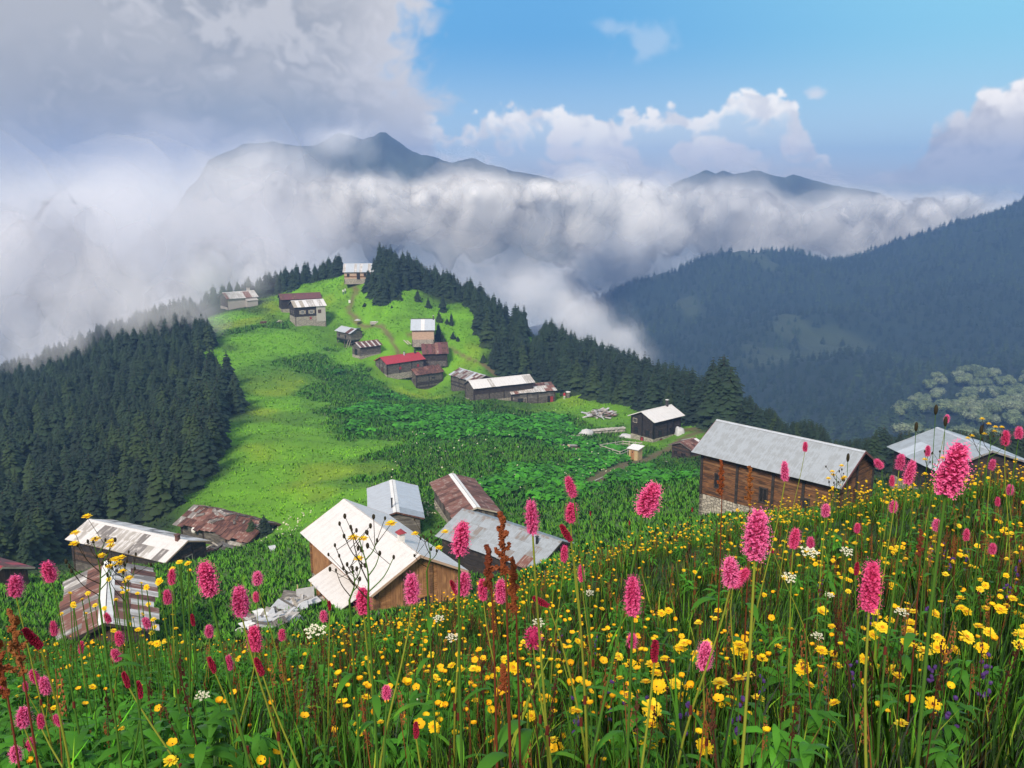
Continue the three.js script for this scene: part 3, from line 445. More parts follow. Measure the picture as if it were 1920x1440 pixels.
wood('grey', [0.22, 0.205, 0.19], [0.075, 0.065, 0.06], 0.7); wood('greyB', [0.16, 0.145, 0.13], [0.05, 0.043, 0.04], 0.7); wood('brown', [0.13, 0.075, 0.05], [0.035, 0.022, 0.018], 0.7, 'v'); wood('orange', [0.40, 0.20, 0.085], [0.20, 0.085, 0.035], 0.6); wood('orangeV', [0.43, 0.22, 0.10], [0.22, 0.10, 0.045], 0.6, 'v'); wood('pink', [0.50, 0.36, 0.27], [0.38, 0.26, 0.2], 0.5); wood('pale', [0.46, 0.42, 0.36], [0.24, 0.2, 0.16], 0.6);
mats.stone = new THREE.MeshStandardMaterial({ ...tile(256, (u, v) => { // rubble masonry
  let a = 9, b = 9, id = 0; const X = u * 9, Y = v * 12; for (let i = -1; i <= 1; i++) for (let j = -1; j <= 1; j++) { const cx = Math.floor(X) + i, cy = Math.floor(Y) + j, d = Math.hypot(X - cx - hash(cx, cy, 1), (Y - cy - hash(cx, cy, 2)) * 1.1); if (d < a) { b = a; a = d; id = hash(cx, cy, 3); } else if (d < b) b = d; }
  const e = ss(b - a, 0.03, 0.16), t = 0.6 + 0.6 * id, n = 0.8 + 0.4 * fbm(u * 40, v * 40, 3); return [...mix3([0.16, 0.14, 0.12], [0.42 * t, 0.385 * t, 0.33 * t], e).map((c) => c * n), e * (0.6 + 0.4 * id)];
}, { size: 2.4 }), bumpScale: 0.05, roughness: 1 });
const plain = (key, c, roughness = 0.9) => { mats[key] = new THREE.MeshStandardMaterial({ ...tile(64, (u, v) => c.map((q) => q * (0.8 + 0.4 * fbm(u * 9, v * 9, 4))), { size: 1.5 }), bumpMap: null, roughness }); };
plain('plaster', [0.42, 0.40, 0.38]); plain('black', [0.012, 0.011, 0.012], 0.5); plain('door', [0.30, 0.035, 0.045], 0.6); plain('chalk', [0.72, 0.72, 0.72]); plain('soot', [0.05, 0.045, 0.045], 0.6); plain('rock', [0.40, 0.38, 0.36]); plain('straw', [0.46, 0.36, 0.2]); plain('tarp', [0.50, 0.51, 0.54], 0.7); plain('jean', [0.06, 0.09, 0.16]); plain('skin', [0.42, 0.25, 0.18]); plain('crimson', [0.5, 0.03, 0.06]); plain('rail', [0.47, 0.44, 0.38]);
mats.glass = new THREE.MeshStandardMaterial({ color: rgb(0.03, 0.035, 0.04), roughness: 0.12 });

// ---------- small building blocks ----------
function bx(w, h, d, x = 0, y = 0, z = 0, off = 0) { // a box with uv in metres and softened end grain
  const g = new THREE.BoxGeometry(w, h, d), uv = g.attributes.uv, dim = [[d, h], [d, h], [w, d], [w, d], [w, h], [w, h]];
  for (let f = 0; f < 6; f++) for (let k = 0; k < 4; k++) uv.setXY(f * 4 + k, uv.getX(f * 4 + k) * dim[f][0] + off, uv.getY(f * 4 + k) * dim[f][1] + off * 0.37);
  return g.translate(x, y, z);
}
const rodGeo = (a, b, r, r2 = r, n = 6) => { const d = b.clone().sub(a), l = d.length(), g = new THREE.CylinderGeometry(r2, r, l, n, 1); g.applyQuaternion(new THREE.Quaternion().setFromUnitVectors(V(0, 1, 0), d.normalize())); return g.translate((a.x + b.x) / 2, (a.y + b.y) / 2, (a.z + b.z) / 2); };
const merge = (l) => mergeGeometries(l.map((g) => (g.index ? g.toNonIndexed() : g)));
function gableWall(bw, h, top, ridge, t, drop) { const s = new THREE.Shape([new THREE.Vector2(-bw, -drop), new THREE.Vector2(bw, -drop), new THREE.Vector2(bw, top), new THREE.Vector2(0, ridge), new THREE.Vector2(-bw, top)]); return new THREE.ExtrudeGeometry(s, { depth: t, bevelEnabled: false }).translate(0, 0, -t); }

function house(key, label, o) {
  const [cx, ry, cz, yaw, L, W, rise, H] = SITE[key], R = rng(o.seed ?? key.charCodeAt(0) * 31 + key.length), og = o.og ?? 0.35, oe = o.oe ?? 0.4, bl = L - 2 * og, bw = W - oe, drop = o.drop ?? 1.4, th = 0.12;
  const g = thing(o.name ?? 'wooden_house', label, o.cat ?? 'house', V(cx, ry - rise - H, cz), -yaw), phi = Math.atan2(rise, W), SL = Math.hypot(rise, W), top = H + rise * (1 - bw / W) - 0.05, ridge = H + rise - 0.05;
  const cam = V(-cx, 0, -cz).applyAxisAngle(V(0, 1, 0), yaw), faces = { near: 1, far: 0, g0: cam.x < 0 ? 1 : 0, g1: cam.x > 0 ? 1 : 0 };
  const place = (side, geo) => { const q = { near: [0, 0, bw, 0], far: [0, 0, -bw, Math.PI], g1: [bl / 2, 0, 0, Math.PI / 2], g0: [-bl / 2, 0, 0, -Math.PI / 2] }[side]; return geo.rotateY(q[3]).translate(q[0], q[1], q[2]); };
  const width = { near: bl, far: bl, g0: 2 * bw, g1: 2 * bw };
  const hs = o.base ?? 0.5, m = (k) => mats[k];
  for (const s of ['near', 'far', 'g0', 'g1']) {
    const gab = s[0] === 'g', w = width[s], kind = (o.walls && o.walls[s]) || o.wall || 'greyB', planks = faces[s] && o.planks;
    const wall = part('wall', place(s, gab ? gableWall(bw, H, top, ridge, th, -hs) : bx(w - 2 * th - 0.004, top - hs, th, 0, (top + hs) / 2, -th / 2)), m(kind), g);
    if (hs > -drop) part('foundation', place(s, bx(gab ? w + 0.1 : w - 0.004 + 0.1, hs + drop, 0.3, 0, (hs - drop) / 2 - 0.002, -0.1, R() * 3)), m(o.stone ?? 'stone'), g);
    if (planks) {
      const ph = o.planks, vert = o.vertical, pm = o.plankMats ?? [kind];
      if (!vert) for (let y = hs, i = 0; y < (gab ? ridge : top) - 0.06; y += ph, i++) {
        const y1 = Math.min(y + ph * 0.94, gab ? ridge : top), half = gab ? (y1 > top ? bw * (ridge - y1) / (ridge - top) : bw) : w / 2; if (half < 0.15) continue;
        const cuts = o.bays ? o.bays(s, half) : [-half, half];
        for (let k = 1; k < cuts.length; k++) { const a = cuts[k - 1], b = cuts[k]; part('plank', place(s, bx(b - a - 0.012, y1 - y, 0.05, (a + b) / 2, (y + y1) / 2, 0.012 + 0.012 * R(), R() * 4)), m(pm[(R() * pm.length) | 0]), wall); }
      } else for (let x = -w / 2 + ph / 2; x < w / 2; x += ph) { const h1 = gab ? ridge - (Math.abs(x) + ph / 2) / bw * (ridge - top) : top; part('plank', place(s, bx(ph * 0.94, h1 - hs, 0.04, x, (h1 + hs) / 2, 0.008 + 0.012 * R(), R() * 4)), m(pm[(R() * pm.length) | 0]), wall); }
    }
    if (faces[s] && o.posts) for (const a of o.posts(s, w / 2)) { const yTop = gab ? ridge - Math.abs(a) / bw * (ridge - top) - 0.04 : top - 0.02; part('post', place(s, bx(0.2, yTop - hs, 0.12, clamp(a, -w / 2 + 0.06, w / 2 - 0.06), (yTop + hs) / 2, 0.05, R() * 3)), m(o.postMat ?? 'dark'), g); }
  }
  for (const d of o.openings ?? []) { // windows and doors: side, place along it, height of the sill, width, height, kind
    const [s, a, y, w, h, kind, mat] = d, z = 0.07;
    if (kind === 'door') { const dr = part('door', place(s, bx(w, h, 0.06, a, y + h / 2, z)), m(mat ?? 'dark'), g); part('door_frame', place(s, merge([bx(0.09, h, 0.1, a - w / 2 - 0.045, y + h / 2, z), bx(0.09, h, 0.1, a + w / 2 + 0.045, y + h / 2, z), bx(w + 0.18, 0.09, 0.1, a, y + h + 0.045, z)])), m(o.trim ?? 'dark'), dr); }
    else if (kind === 'shutter') part('shutter', place(s, bx(w, h, 0.05, a, y + h / 2, z + 0.02)), m(mat ?? 'chalk'), g);
    else { const wi = part('window', place(s, merge([bx(0.08, h + 0.16, 0.1, a - w / 2 - 0.04, y + h / 2, z), bx(0.08, h + 0.16, 0.1, a + w / 2 + 0.04, y + h / 2, z), bx(w, 0.08, 0.1, a, y + h + 0.04, z), bx(w, 0.08, 0.1, a, y - 0.04, z), bx(0.05, h, 0.06, a, y + h / 2, z)])), m(mat ?? o.trim ?? 'dark'), g); part('pane', place(s, bx(w, h, 0.03, a, y + h / 2, 0.055)), m(kind === 'hole' ? 'black' : 'glass'), wi); }
  }
  // roof: two boarded slopes, sheets laid on them, ridge cap, verge boards
  const slope = (sg, geo) => geo.rotateX(sg * phi).translate(0, H + rise, 0);
  const roof = part('roof', merge([slope(1, bx(L - 0.06, 0.05, SL - 0.03, 0, -0.03, SL / 2)), slope(-1, bx(L - 0.06, 0.05, SL - 0.03, 0, -0.03, -SL / 2))]), m(o.deck ?? 'dark'), g);
  const nc = o.cols ?? Math.round(L / 0.9), nr = o.rows ?? 2;
  for (const sg of [1, -1]) for (let j = 0; j < nr; j++) for (let i = 0; i < nc; i++) {
    const w = L / nc, h = SL / nr, ragged = o.ragged ?? 0.3, x = -L / 2 + (i + 0.5) * w, tl = h * (1 + 0.03) + (j === nr - 1 ? ragged * 0.25 * R() : 0), mat = m(o.sheet(sg, i, j, nc, nr, R));
    const s = bx(w * 1.02, 0.012 + 0.004 * ((i + j) & 1), tl, 0, 0, 0, R() * 7).rotateY((R() - 0.5) * 0.03 * ragged).rotateX((R() - 0.5) * 0.02 * ragged);
    part('roof_sheet', slope(sg, s.translate(x + (R() - 0.5) * 0.05 * ragged, 0.012 + 0.014 * (nr - j) + 0.012 * R() * ragged, sg * (j * h + tl / 2))), mat, roof);
  }
  if (o.cap !== null) part('ridge_cap', merge([slope(1, bx(L + 0.02, 0.012, o.capW ?? 0.22, 0, 0.062, (o.capW ?? 0.22) / 2)), slope(-1, bx(L + 0.02, 0.012, o.capW ?? 0.22, 0, 0.064, -(o.capW ?? 0.22) / 2))]), m(o.cap ?? 'zinc'), g);
  if (o.verge !== null) for (const e of [-1, 1]) for (const sg of [1, -1]) part('verge_board', slope(sg, bx(0.035, 0.14, SL, e * (L / 2 + 0.012), -0.03, sg * SL / 2)), m(o.verge ?? 'dark'), g);
  if (o.fascia !== undefined) for (const sg of [1, -1]) part('fascia_board', slope(sg, bx(L, 0.12, 0.03, 0, -0.05, sg * (SL + 0.01))), m(o.fascia), g);
  for (const [a, t, h, w, mat] of o.chimneys ?? []) { const cg = bx(w, h, w, a, 0, 0), y0 = H + rise * (1 - Math.abs(t) / W) - 0.1, c = part('chimney', cg.translate(0, y0 + h / 2, t), m(mat), g); part('chimney_cap', bx(w * 1.35, 0.07, w * 1.35, a, y0 + h + 0.04, t), m(o.capMat ?? 'soot'), c); }
  g.userData.body = { bl, bw, top, ridge, H, W, L, hs, phi, SL };
  return g;
}
const mix = (...l) => (sg, i, j, nc, nr, R) => l[(R() * l.length) | 0];
const ends = (s, h) => [-h, h], thirds = (s, h) => (h > 2.2 ? [-h, -h / 3, h / 3, h] : [-h, 0, h]), fourths = (s, h) => (h > 2.6 ? [-h, -h / 2, 0, h / 2, h] : [-h, h]);
// big plank house at the right
house('H1', 'large brown plank house with a smooth pale grey roof, behind the flowers at the right', { wall: 'logB', planks: 0.155, plankMats: ['log', 'log', 'logB', 'logC'], posts: (s, h) => (s[0] === 'g' ? [-h, 0, h] : [-h, -h * 0.42, h * 0.12, h * 0.55, h]), postMat: 'darkB', base: 0.35, stone: 'stone', sheet: () => 'zinc', cols: 13, rows: 1, ragged: 0.05, cap: 'zincLight', capW: 0.16, verge: 'maroon', fascia: 'pink', og: 0.5, oe: 0.55,
  openings: [['near', -3.6, 1.15, 0.55, 0.95, 'hole', 'dark'], ['near', -0.05, 1.0, 0.5, 0.95, 'hole', 'dark'], ['near', 3.0, 1.1, 0.5, 0.9, 'hole', 'dark'], ['g1', 0.8, 1.1, 0.6, 0.8, 'hole', 'dark']] });
house('P', 'pale grey metal roofed house half hidden by flowers at the far right', { wall: 'dark', planks: 0.2, plankMats: ['dark', 'darkB'], base: 0.4, sheet: mix('zinc', 'zincLight', 'zinc'), cols: 5, rows: 2, ragged: 0.3, cap: 'zincLight', capW: 0.2, verge: 'zincB' });
house('N', 'dark two storey chalet on a stone base with a pinkish white roof and chimney', { wall: 'darkB', planks: 0.24, plankMats: ['darkB', 'dark', 'darkB'], posts: (s, h) => (s[0] === 'g' ? [-h, 0, h] : [-h, 0, h * 0.45, h]), postMat: 'black', base: 1.05, sheet: () => 'white', cols: 9, rows: 1, ragged: 0.02, cap: 'white', verge: 'chalk', fascia: 'pink', trim: 'black', og: 0.45, oe: 0.55, drop: 2.0,
  chimneys: [[2.6, 0.15, 1.25, 0.36, 'soot']], capMat: 'chalk', openings: [['g0', -1.7, 3.25, 0.8, 0.65, 'window', 'pale'], ['g0', -1.35, 1.6, 0.6, 0.75, 'window'], ['g0', 1.2, 1.5, 0.6, 0.75, 'window'], ['near', -1.9, 1.5, 0.6, 0.75, 'window'], ['near', 1.1, 1.6, 0.55, 0.7, 'window'], ['g0', 0.05, -0.2, 0.55, 1.05, 'door', 'door'], ['near', -1.6, 0.15, 0.45, 0.6, 'door', 'door']] });
house('O', 'small dark shed with a rusty red roof beside the large plank house', { name: 'shed', cat: 'shed', wall: 'dark', planks: 0.2, plankMats: ['dark', 'brown', 'darkB'], base: 0, stone: 'dark', sheet: (sg, i, j, nc, nr, R) => (i > nc - 2 ? 'white' : R() < 0.3 ? 'rustPale' : 'rust'), cols: 6, rows: 2, ragged: 0.8, cap: 'rustPale', verge: 'grey', openings: [['g0', -0.9, 0.6, 0.5, 0.5, 'hole'], ['g0', 0.5, 0.4, 0.7, 0.6, 'hole'], ['g0', -0.1, -0.6, 0.6, 1.1, 'door', 'black']] });
// the row along the crest
house('J', 'long dark shed with a plain white roof in the middle of the village row', { name: 'shed', cat: 'shed', wall: 'greyB', walls: { g0: 'brown' }, planks: 0.5, plankMats: ['greyB', 'dark', 'greyB'], posts: fourths, base: 0.25, sheet: mix('white', 'white', 'whiteB'), cols: 14, rows: 1, ragged: 0.2, cap: 'white', verge: 'grey' });
house('K', 'shed with a patchy white and rust roof at the right end of the village row', { name: 'shed', cat: 'shed', wall: 'greyB', walls: { g0: 'brown' }, planks: 0.5, plankMats: ['greyB', 'grey', 'greyB'], posts: (s, h) => (h > 3 ? [-h, -h * 0.3, h * 0.2, h] : [-h, 0, h]), base: 0, sheet: (sg, i, j, nc, nr, R) => (j === 0 ? (R() < 0.6 ? 'rust' : 'whiteStain') : i > nc - 4 && R() < 0.5 ? 'rustPale' : R() < 0.25 ? 'rustPale' : 'whiteB'), cols: 12, rows: 3, ragged: 0.6, cap: 'rustPale', verge: 'grey',
  openings: [['near', -3.2, 0.5, 1.1, 1.1, 'window', 'dark'], ['near', -2.0, 0.5, 0.5, 1.1, 'hole', 'pale'], ['near', 4.4, 0, 0.7, 1.5, 'door', 'door'], ['near', 3.7, 0, 0.5, 1.6, 'door', 'black']] });
house('I', 'long shed with streaked grey and rust sheets, behind the white roofed shed', { name: 'shed', cat: 'shed', wall: 'dark', base: 0, stone: 'greyB', planks: 0.4, plankMats: ['dark', 'greyB'], posts: thirds, sheet: (sg, i, j, nc, nr, R) => (i > nc * 0.62 && i < nc * 0.9 ? (R() < 0.7 ? 'rust' : 'whiteB') : R() < 0.2 ? 'rustB' : R() < 0.4 ? 'whiteStain' : 'zincLight'), cols: 13, rows: 2, ragged: 0.9, cap: 'zincLight', verge: 'grey' });
house('H', 'tall weathered house with a rust red sheet roof left of the white roofed shed', { wall: 'greyB', walls: { g0: 'brown' }, planks: 0.42, plankMats: ['greyB', 'dark', 'greyB'], posts: (s, h) => (s === 'near' ? [-h, -0.3, h] : [-h, 0, h]), base: 0.2, stone: 'greyB', sheet: (sg, i, j, nc, nr, R) => (R() < 0.12 ? 'rustPale' : R() < 0.5 ? 'rustB' : 'rust'), cols: 9, rows: 2, ragged: 0.5, cap: 'rust', verge: 'dark', chimneys: [[2.9, 0.2, 0.7, 0.3, 'grey']], openings: [['near', 1.0, 2.3, 0.9, 0.5, 'hole', 'greyB'], ['near', -0.2, 1.8, 0.3, 1.2, 'hole', 'greyB'], ['g0', -0.6, 0, 0.9, 1.6, 'door', 'black'], ['g0', 1.3, 1.9, 0.4, 0.6, 'hole', 'brown']] });
house('G', 'long weathered house with a bright red painted roof', { wall: 'greyB', walls: { g0: 'brown' }, planks: 0.45, plankMats: ['greyB', 'grey', 'greyB'], posts: thirds, base: 0.15, sheet: () => 'red', cols: 12, rows: 1, ragged: 0.05, cap: 'red', verge: 'red', chimneys: [[1.0, 0.5, 1.0, 0.28, 'zincLight'], [4.3, 0.3, 0.9, 0.36, 'soot']], openings: [['near', -1.6, 1.0, 0.6, 0.7, 'shutter', 'door'], ['near', 3.6, 1.0, 0.6, 0.7, 'shutter', 'door'], ['g0', 0.4, 0, 0.8, 1.6, 'door', 'brown']] });
SITE.G2 = [at(748, 662, 231).x, at(748, 662, 231).y, -231, -0.6, 9.6, 2.6, 1.1, 2.6];
house('G2', 'low shed with rust and white sheets, just behind the bright red roof', { name: 'shed', cat: 'shed', wall: 'greyB', base: 0, sheet: (sg, i, j, nc) => (i > nc * 0.6 ? 'white' : i % 3 ? 'rustPale' : 'rustB'), cols: 10, rows: 1, cap: 'rustPale', verge: 'grey', chimneys: [[3.4, 0.1, 0.9, 0.24, 'zinc']] });
house('F', 'low shed with a striped rust and white roof below the stilted granary', { name: 'shed', cat: 'shed', wall: 'grey', walls: { g0: 'dark' }, base: 0, planks: 0.45, plankMats: ['grey', 'greyB'], sheet: (sg, i) => (i % 3 === 0 ? 'whiteB' : i % 3 === 1 ? 'rust' : 'rustB'), cols: 14, rows: 1, ragged: 0.4, cap: 'rustPale', verge: 'dark', openings: [['g0', 0, 0, 1, 1.5, 'door', 'black']] });
{
  const g = house('E', 'small grey granary raised on timber stilts on the hillside', { name: 'granary', cat: 'granary', wall: 'grey', base: 2.0, stone: 'black', drop: -1.4, planks: 0.3, plankMats: ['grey', 'greyB'], sheet: (sg, i, j, nc) => (i > nc * 0.62 && i < nc * 0.86 ? 'rust' : 'zincLight'), cols: 9, rows: 1, ragged: 0.4, cap: 'zincLight', verge: 'dark', openings: [['near', 0.9, 2.3, 0.45, 0.8, 'hole', 'dark'], ['near', -2.2, 2.6, 0.45, 0.5, 'hole', 'dark']] }), b = g.userData.body;
  for (const x of [-1, 0, 1]) for (const z of [-1, 1]) part('stilt', bx(0.2, 3.4, 0.2, x * (b.bl / 2 - 0.15), 0.2, z * (b.bw - 0.12)), mats.greyB, g);
  for (const x of [0.75, 1.05]) part('brace', rodGeo(V(x * b.bl / 2 - 0.5, -1.4, b.bw + 1.4), V(x * b.bl / 2 - 0.4, 2, b.bw), 0.09), mats.pale, g);
}
house('L', 'small cottage with pinkish walls and a pale grey roof, alone on the upper slope', { name: 'cottage', wall: 'pink', base: 0.5, posts: (s, h) => (s === 'near' ? [-h, 0, h] : [-h, h]), postMat: 'pale', sheet: (sg, i, j, nc) => (i === 3 ? 'white' : 'zincLight'), cols: 7, rows: 1, ragged: 0.05, cap: 'dark', verge: 'zinc', trim: 'dark', chimneys: [[-2.7, -0.4, 1.1, 0.26, 'soot']], capMat: 'chalk', openings: [['near', -1.35, 0.9, 0.8, 0.95, 'window', 'brown'], ['near', 1.35, 0.95, 0.8, 0.95, 'window', 'brown']] });
house('M', 'low dark shed with a rusty maroon roof below the pinkish cottage', { name: 'shed', cat: 'shed', wall: 'dark', base: 0, stone: 'greyB', posts: (s, h) => [-h, 0, h], postMat: 'grey', planks: 0.3, vertical: true, plankMats: ['dark', 'brown', 'darkB'], sheet: (sg, i, j, nc, nr, R) => (R() < 0.15 ? 'rustPale' : R() < 0.5 ? 'maroon' : 'rust'), cols: 8, rows: 1, ragged: 0.4, cap: 'rust', verge: 'grey' });
house('A', 'stone and timber house with a pale grey roof standing on the hilltop', { wall: 'logC', walls: { g0: 'pale' }, base: 0.2, planks: 0.4, plankMats: ['pink', 'logC', 'pale'], sheet: mix('zincLight', 'whiteB', 'zincLight'), cols: 12, rows: 1, ragged: 0.1, cap: 'zincLight', verge: 'zinc', openings: [['near', -0.35, 0, 0.8, 1.75, 'door', 'black'], ['near', -3.3, 0.9, 0.6, 0.7, 'hole', 'dark'], ['near', 1.6, 0.95, 0.6, 0.7, 'hole', 'dark']] });
{ const g = house('B', 'misty white walled house with a pale roof at the left forest edge', { wall: 'plaster', walls: { g0: 'greyB' }, base: 0.3, stone: 'plaster', sheet: mix('whiteB', 'rustPale', 'whiteB'), cols: 10, rows: 1, ragged: 0.1, cap: 'white', verge: 'grey', chimneys: [[3.3, -0.3, 1.3, 0.8, 'plaster']] }), b = g.userData.body; part('lean_to', merge([bx(3.4, 2.2, 1.4, 2.6, 1.0, b.bw + 0.7), bx(3.7, 0.06, 1.9, 0, 0, 0).rotateX(0.35).translate(2.6, 2.35, b.bw + 0.75)]), mats.plaster, g); }
house('C', 'dark barn with a dull maroon roof, behind the black chalet with the pale roof', { name: 'barn', cat: 'barn', wall: 'dark', base: 0.9, planks: 0.5, plankMats: ['dark', 'darkB'], sheet: mix('maroon', 'rustB', 'maroon'), cols: 10, rows: 1, ragged: 0.1, cap: 'maroon', verge: 'dark' });
{ const g = house('D', 'black timber chalet on a stone ground floor with white shutters and a pale roof', { wall: 'darkB', base: 1.8, drop: 2, planks: 0.5, plankMats: ['darkB', 'dark'], sheet: mix('white', 'whiteB', 'white', 'pale'), cols: 9, rows: 1, ragged: 0.1, cap: 'white', verge: 'grey', openings: [['near', -2.2, 2.6, 0.7, 0.8, 'window', 'chalk'], ['near', 0.3, 2.6, 0.7, 0.8, 'window', 'chalk'], ['near', -2.9, 2.55, 0.3, 0.95, 'shutter', 'pale'], ['near', -1.5, 2.55, 0.3, 0.95, 'shutter', 'pale'], ['near', 1.0, 2.55, 0.3, 0.95, 'shutter', 'pale'], ['near', -0.4, 2.55, 0.3, 0.95, 'shutter', 'pale'], ['near', 0.0, 0.9, 0.5, 0.7, 'shutter', 'door'], ['g0', -0.9, 2.5, 0.6, 0.8, 'hole', 'grey'], ['g0', 1.2, 2.5, 0.6, 0.8, 'hole', 'grey']] }), b = g.userData.body;
  part('porch_wall', bx(b.bl * 0.3, b.top - 0.3, 0.16, b.bl * 0.35 - 0.03, (b.top + 0.3) / 2 - 0.2, b.bw + 0.09), mats.plaster, g); part('porch_opening', bx(0.9, 1.0, 0.05, b.bl * 0.3, 3.0, b.bw + 0.18), mats.brown, g); }
// the cluster below the meadow
{
  const g = house('U', 'large house with a broad pinkish white roof and orange plank walls, nearest in the middle', { wall: 'orangeV', planks: 0.3, vertical: true, plankMats: ['orangeV', 'orange', 'orangeV'], posts: (s, h) => (s[0] === 'g' ? [-h, -h / 3, h / 3, h] : [-h, -h * 0.3, h * 0.35, h]), postMat: 'logC', base: 0.2, stone: 'stone', sheet: () => 'white', cols: 14, rows: 2, ragged: 0.04, cap: 'white', capW: 0.3, verge: 'pink', fascia: 'maroon', og: 0.5, oe: 0.5, openings: [['g1', 0.4, 0.9, 0.9, 0.9, 'window', 'orange'], ['near', 2.2, 0.9, 0.9, 0.9, 'window', 'orange']] }), b = g.userData.body;
  // capped vent on the ridge
  const c = part('chimney', bx(0.34, 0.6, 0.34, 3.1, b.H + b.ridge - b.H + 0.3, 0.0), mats.chalk, g); part('chimney_cap', new THREE.ConeGeometry(0.4, 0.26, 4).rotateY(Math.PI / 4).translate(3.1, b.ridge + 0.74, 0), mats.door, c);
  // lean-to with its own white roof on the near side
  const lean = part('lean_to', merge([bx(4.4, 2.1, 0.1, 1.2, 0.35, b.bw + 1.2), bx(0.1, 2.1, 1.1, -0.95, 0.35, b.bw + 0.6), bx(0.1, 2.1, 1.1, 3.35, 0.35, b.bw + 0.6)]), mats.orange, g);
  part('lean_to_roof', bx(4.9, 0.05, 1.75, 0, 0, 0).rotateX(0.42).translate(1.2, 1.85, b.bw + 0.86), mats.white, lean);
  for (let i = 0; i < 7; i++) part('slat', bx(0.12, 2.1, 0.04, -0.9 + i * 0.7, 0.35, b.bw + 1.28), mats.logC, lean);
}
house('W', 'small house with a smooth silvery roof and a broad white ridge strip', { wall: 'greyB', base: 0, stone: 'stone', planks: 0.22, plankMats: ['greyB', 'grey'], sheet: (sg, i, j, nc) => (i === 0 && sg > 0 ? 'zinc' : 'zincLight'), cols: 6, rows: 2, ragged: 0.15, cap: 'chalk', capW: 0.3, verge: 'rust', og: 0.3, chimneys: [[-3.2, -0.35, 1.0, 0.14, 'black']] });
house('X', 'barn with rusty striped sheets either side of a white ridge strip', { name: 'barn', cat: 'barn', wall: 'greyB', base: 0.5, stone: 'stone', planks: 0.3, vertical: true, plankMats: ['greyB', 'dark', 'grey'], sheet: (sg, i, j, nc, nr, R) => (R() < 0.5 ? 'rustPale' : R() < 0.6 ? 'rustB' : 'rust'), cols: 15, rows: 2, ragged: 0.5, cap: 'chalk', capW: 0.34, verge: 'pale', og: 0.3 });
house('Y', 'dark house with a grey sheet roof flecked with rust, right of the broad white roof', { wall: 'dark', base: 0, planks: 0.24, plankMats: ['dark', 'darkB'], sheet: (sg, i, j, nc, nr, R) => (R() < 0.25 ? 'zincB' : R() < 0.06 ? 'rustPale' : 'zinc'), cols: 11, rows: 3, ragged: 0.35, cap: 'zincB', verge: 'dark', chimneys: [[3.6, 0.9, 0.7, 0.16, 'black']] });
house('R', 'long barn with a white streaked sheet roof beside the left forest', { name: 'barn', cat: 'barn', wall: 'brown', walls: { g1: 'grey' }, base: 0, stone: 'greyB', planks: 0.25, plankMats: ['brown', 'dark', 'darkB'], posts: thirds, sheet: (sg, i, j, nc, nr, R) => (R() < 0.16 ? 'whiteStain' : R() < 0.4 ? 'whiteB' : 'white'), cols: 15, rows: 2, ragged: 0.25, cap: 'white', capW: 0.3, verge: 'pink', fascia: 'pink', trim: 'pale', chimneys: [[5.4, 0.2, 0.65, 0.34, 'rust']], capMat: 'rustB', openings: [['g1', 0.2, 0.9, 0.8, 0.8, 'hole', 'pale']] });
{
  const R = rng(55), g = house('S', 'decaying barn with a jumbled rusty sheet roof at the meadow edge', { name: 'barn', cat: 'barn', wall: 'greyB', walls: { near: 'dark' }, base: -0.2, stone: 'greyB', planks: 0.22, plankMats: ['greyB', 'dark', 'grey'], posts: thirds, sheet: (sg, i, j, nc, nr, q) => { const r = q(); return r < 0.45 ? 'rust' : r < 0.65 ? 'rustB' : r < 0.85 ? 'rustPale' : 'whiteStain'; }, cols: 14, rows: 3, ragged: 2.2, cap: null, verge: 'rust' }), b = g.userData.body, roof = g.children.find((c) => c.name === 'roof');
  for (let i = 0; i < 34; i++) { const x = (R() - 0.45) * b.L * 0.9, t = R() ** 1.6 * b.W * 0.5 * (R() < 0.5 ? 1 : -1); part('loose_board', bx(0.5 + 1.2 * R(), 0.03, 0.1 + 0.3 * R(), 0, 0, 0, R() * 5).rotateY(R() * 3).rotateX(Math.sign(t) * b.phi + (R() - 0.5) * 0.3).translate(x, b.H + 1.07 * (1 - Math.abs(t) / b.W) + 0.1 + 0.06 * R(), t), mats[['rust', 'rustPale', 'grey', 'whiteStain', 'greyB'][(R() * 5) | 0]], roof); }
  const c = part('satellite_dish', new THREE.SphereGeometry(0.42, 16, 6, 0, 6.3, 0, 0.9).rotateX(1.2).translate(-2.6, b.H - 0.4, b.bw + 0.3), mats.chalk, g); part('dish_arm', rodGeo(V(-2.6, b.H - 0.5, b.bw), V(-2.6, b.H - 0.4, b.bw + 0.3), 0.03), mats.greyB, c);
}
house('T', 'near shed with rust and white striped sheets and a broad white ridge, lower left', { name: 'shed', cat: 'shed', wall: 'brown', base: -0.3, stone: 'dark', planks: 0.25, plankMats: ['brown', 'dark'], sheet: (sg, i, j, nc, nr, R) => (R() < 0.16 ? 'rust' : R() < 0.42 ? 'rustPale' : i % 2 ? 'whiteStain' : 'whiteB'), cols: 12, rows: 2, ragged: 1.1, cap: 'chalk', capW: 0.32, verge: 'dark' });
{ const a = at(-66, 1044, 66); SITE.Z = [a.x, a.y, a.z, 0.46, 9, 2.6, 1.05, 1.7]; house('Z', 'shed with a faded red roof cut off by the left edge of the view', { name: 'shed', cat: 'shed', wall: 'brown', base: 0, sheet: mix('red', 'maroon', 'red', 'rustB'), cols: 9, rows: 2, ragged: 0.2, cap: 'red', verge: 'pale', fascia: 'pink' }); }
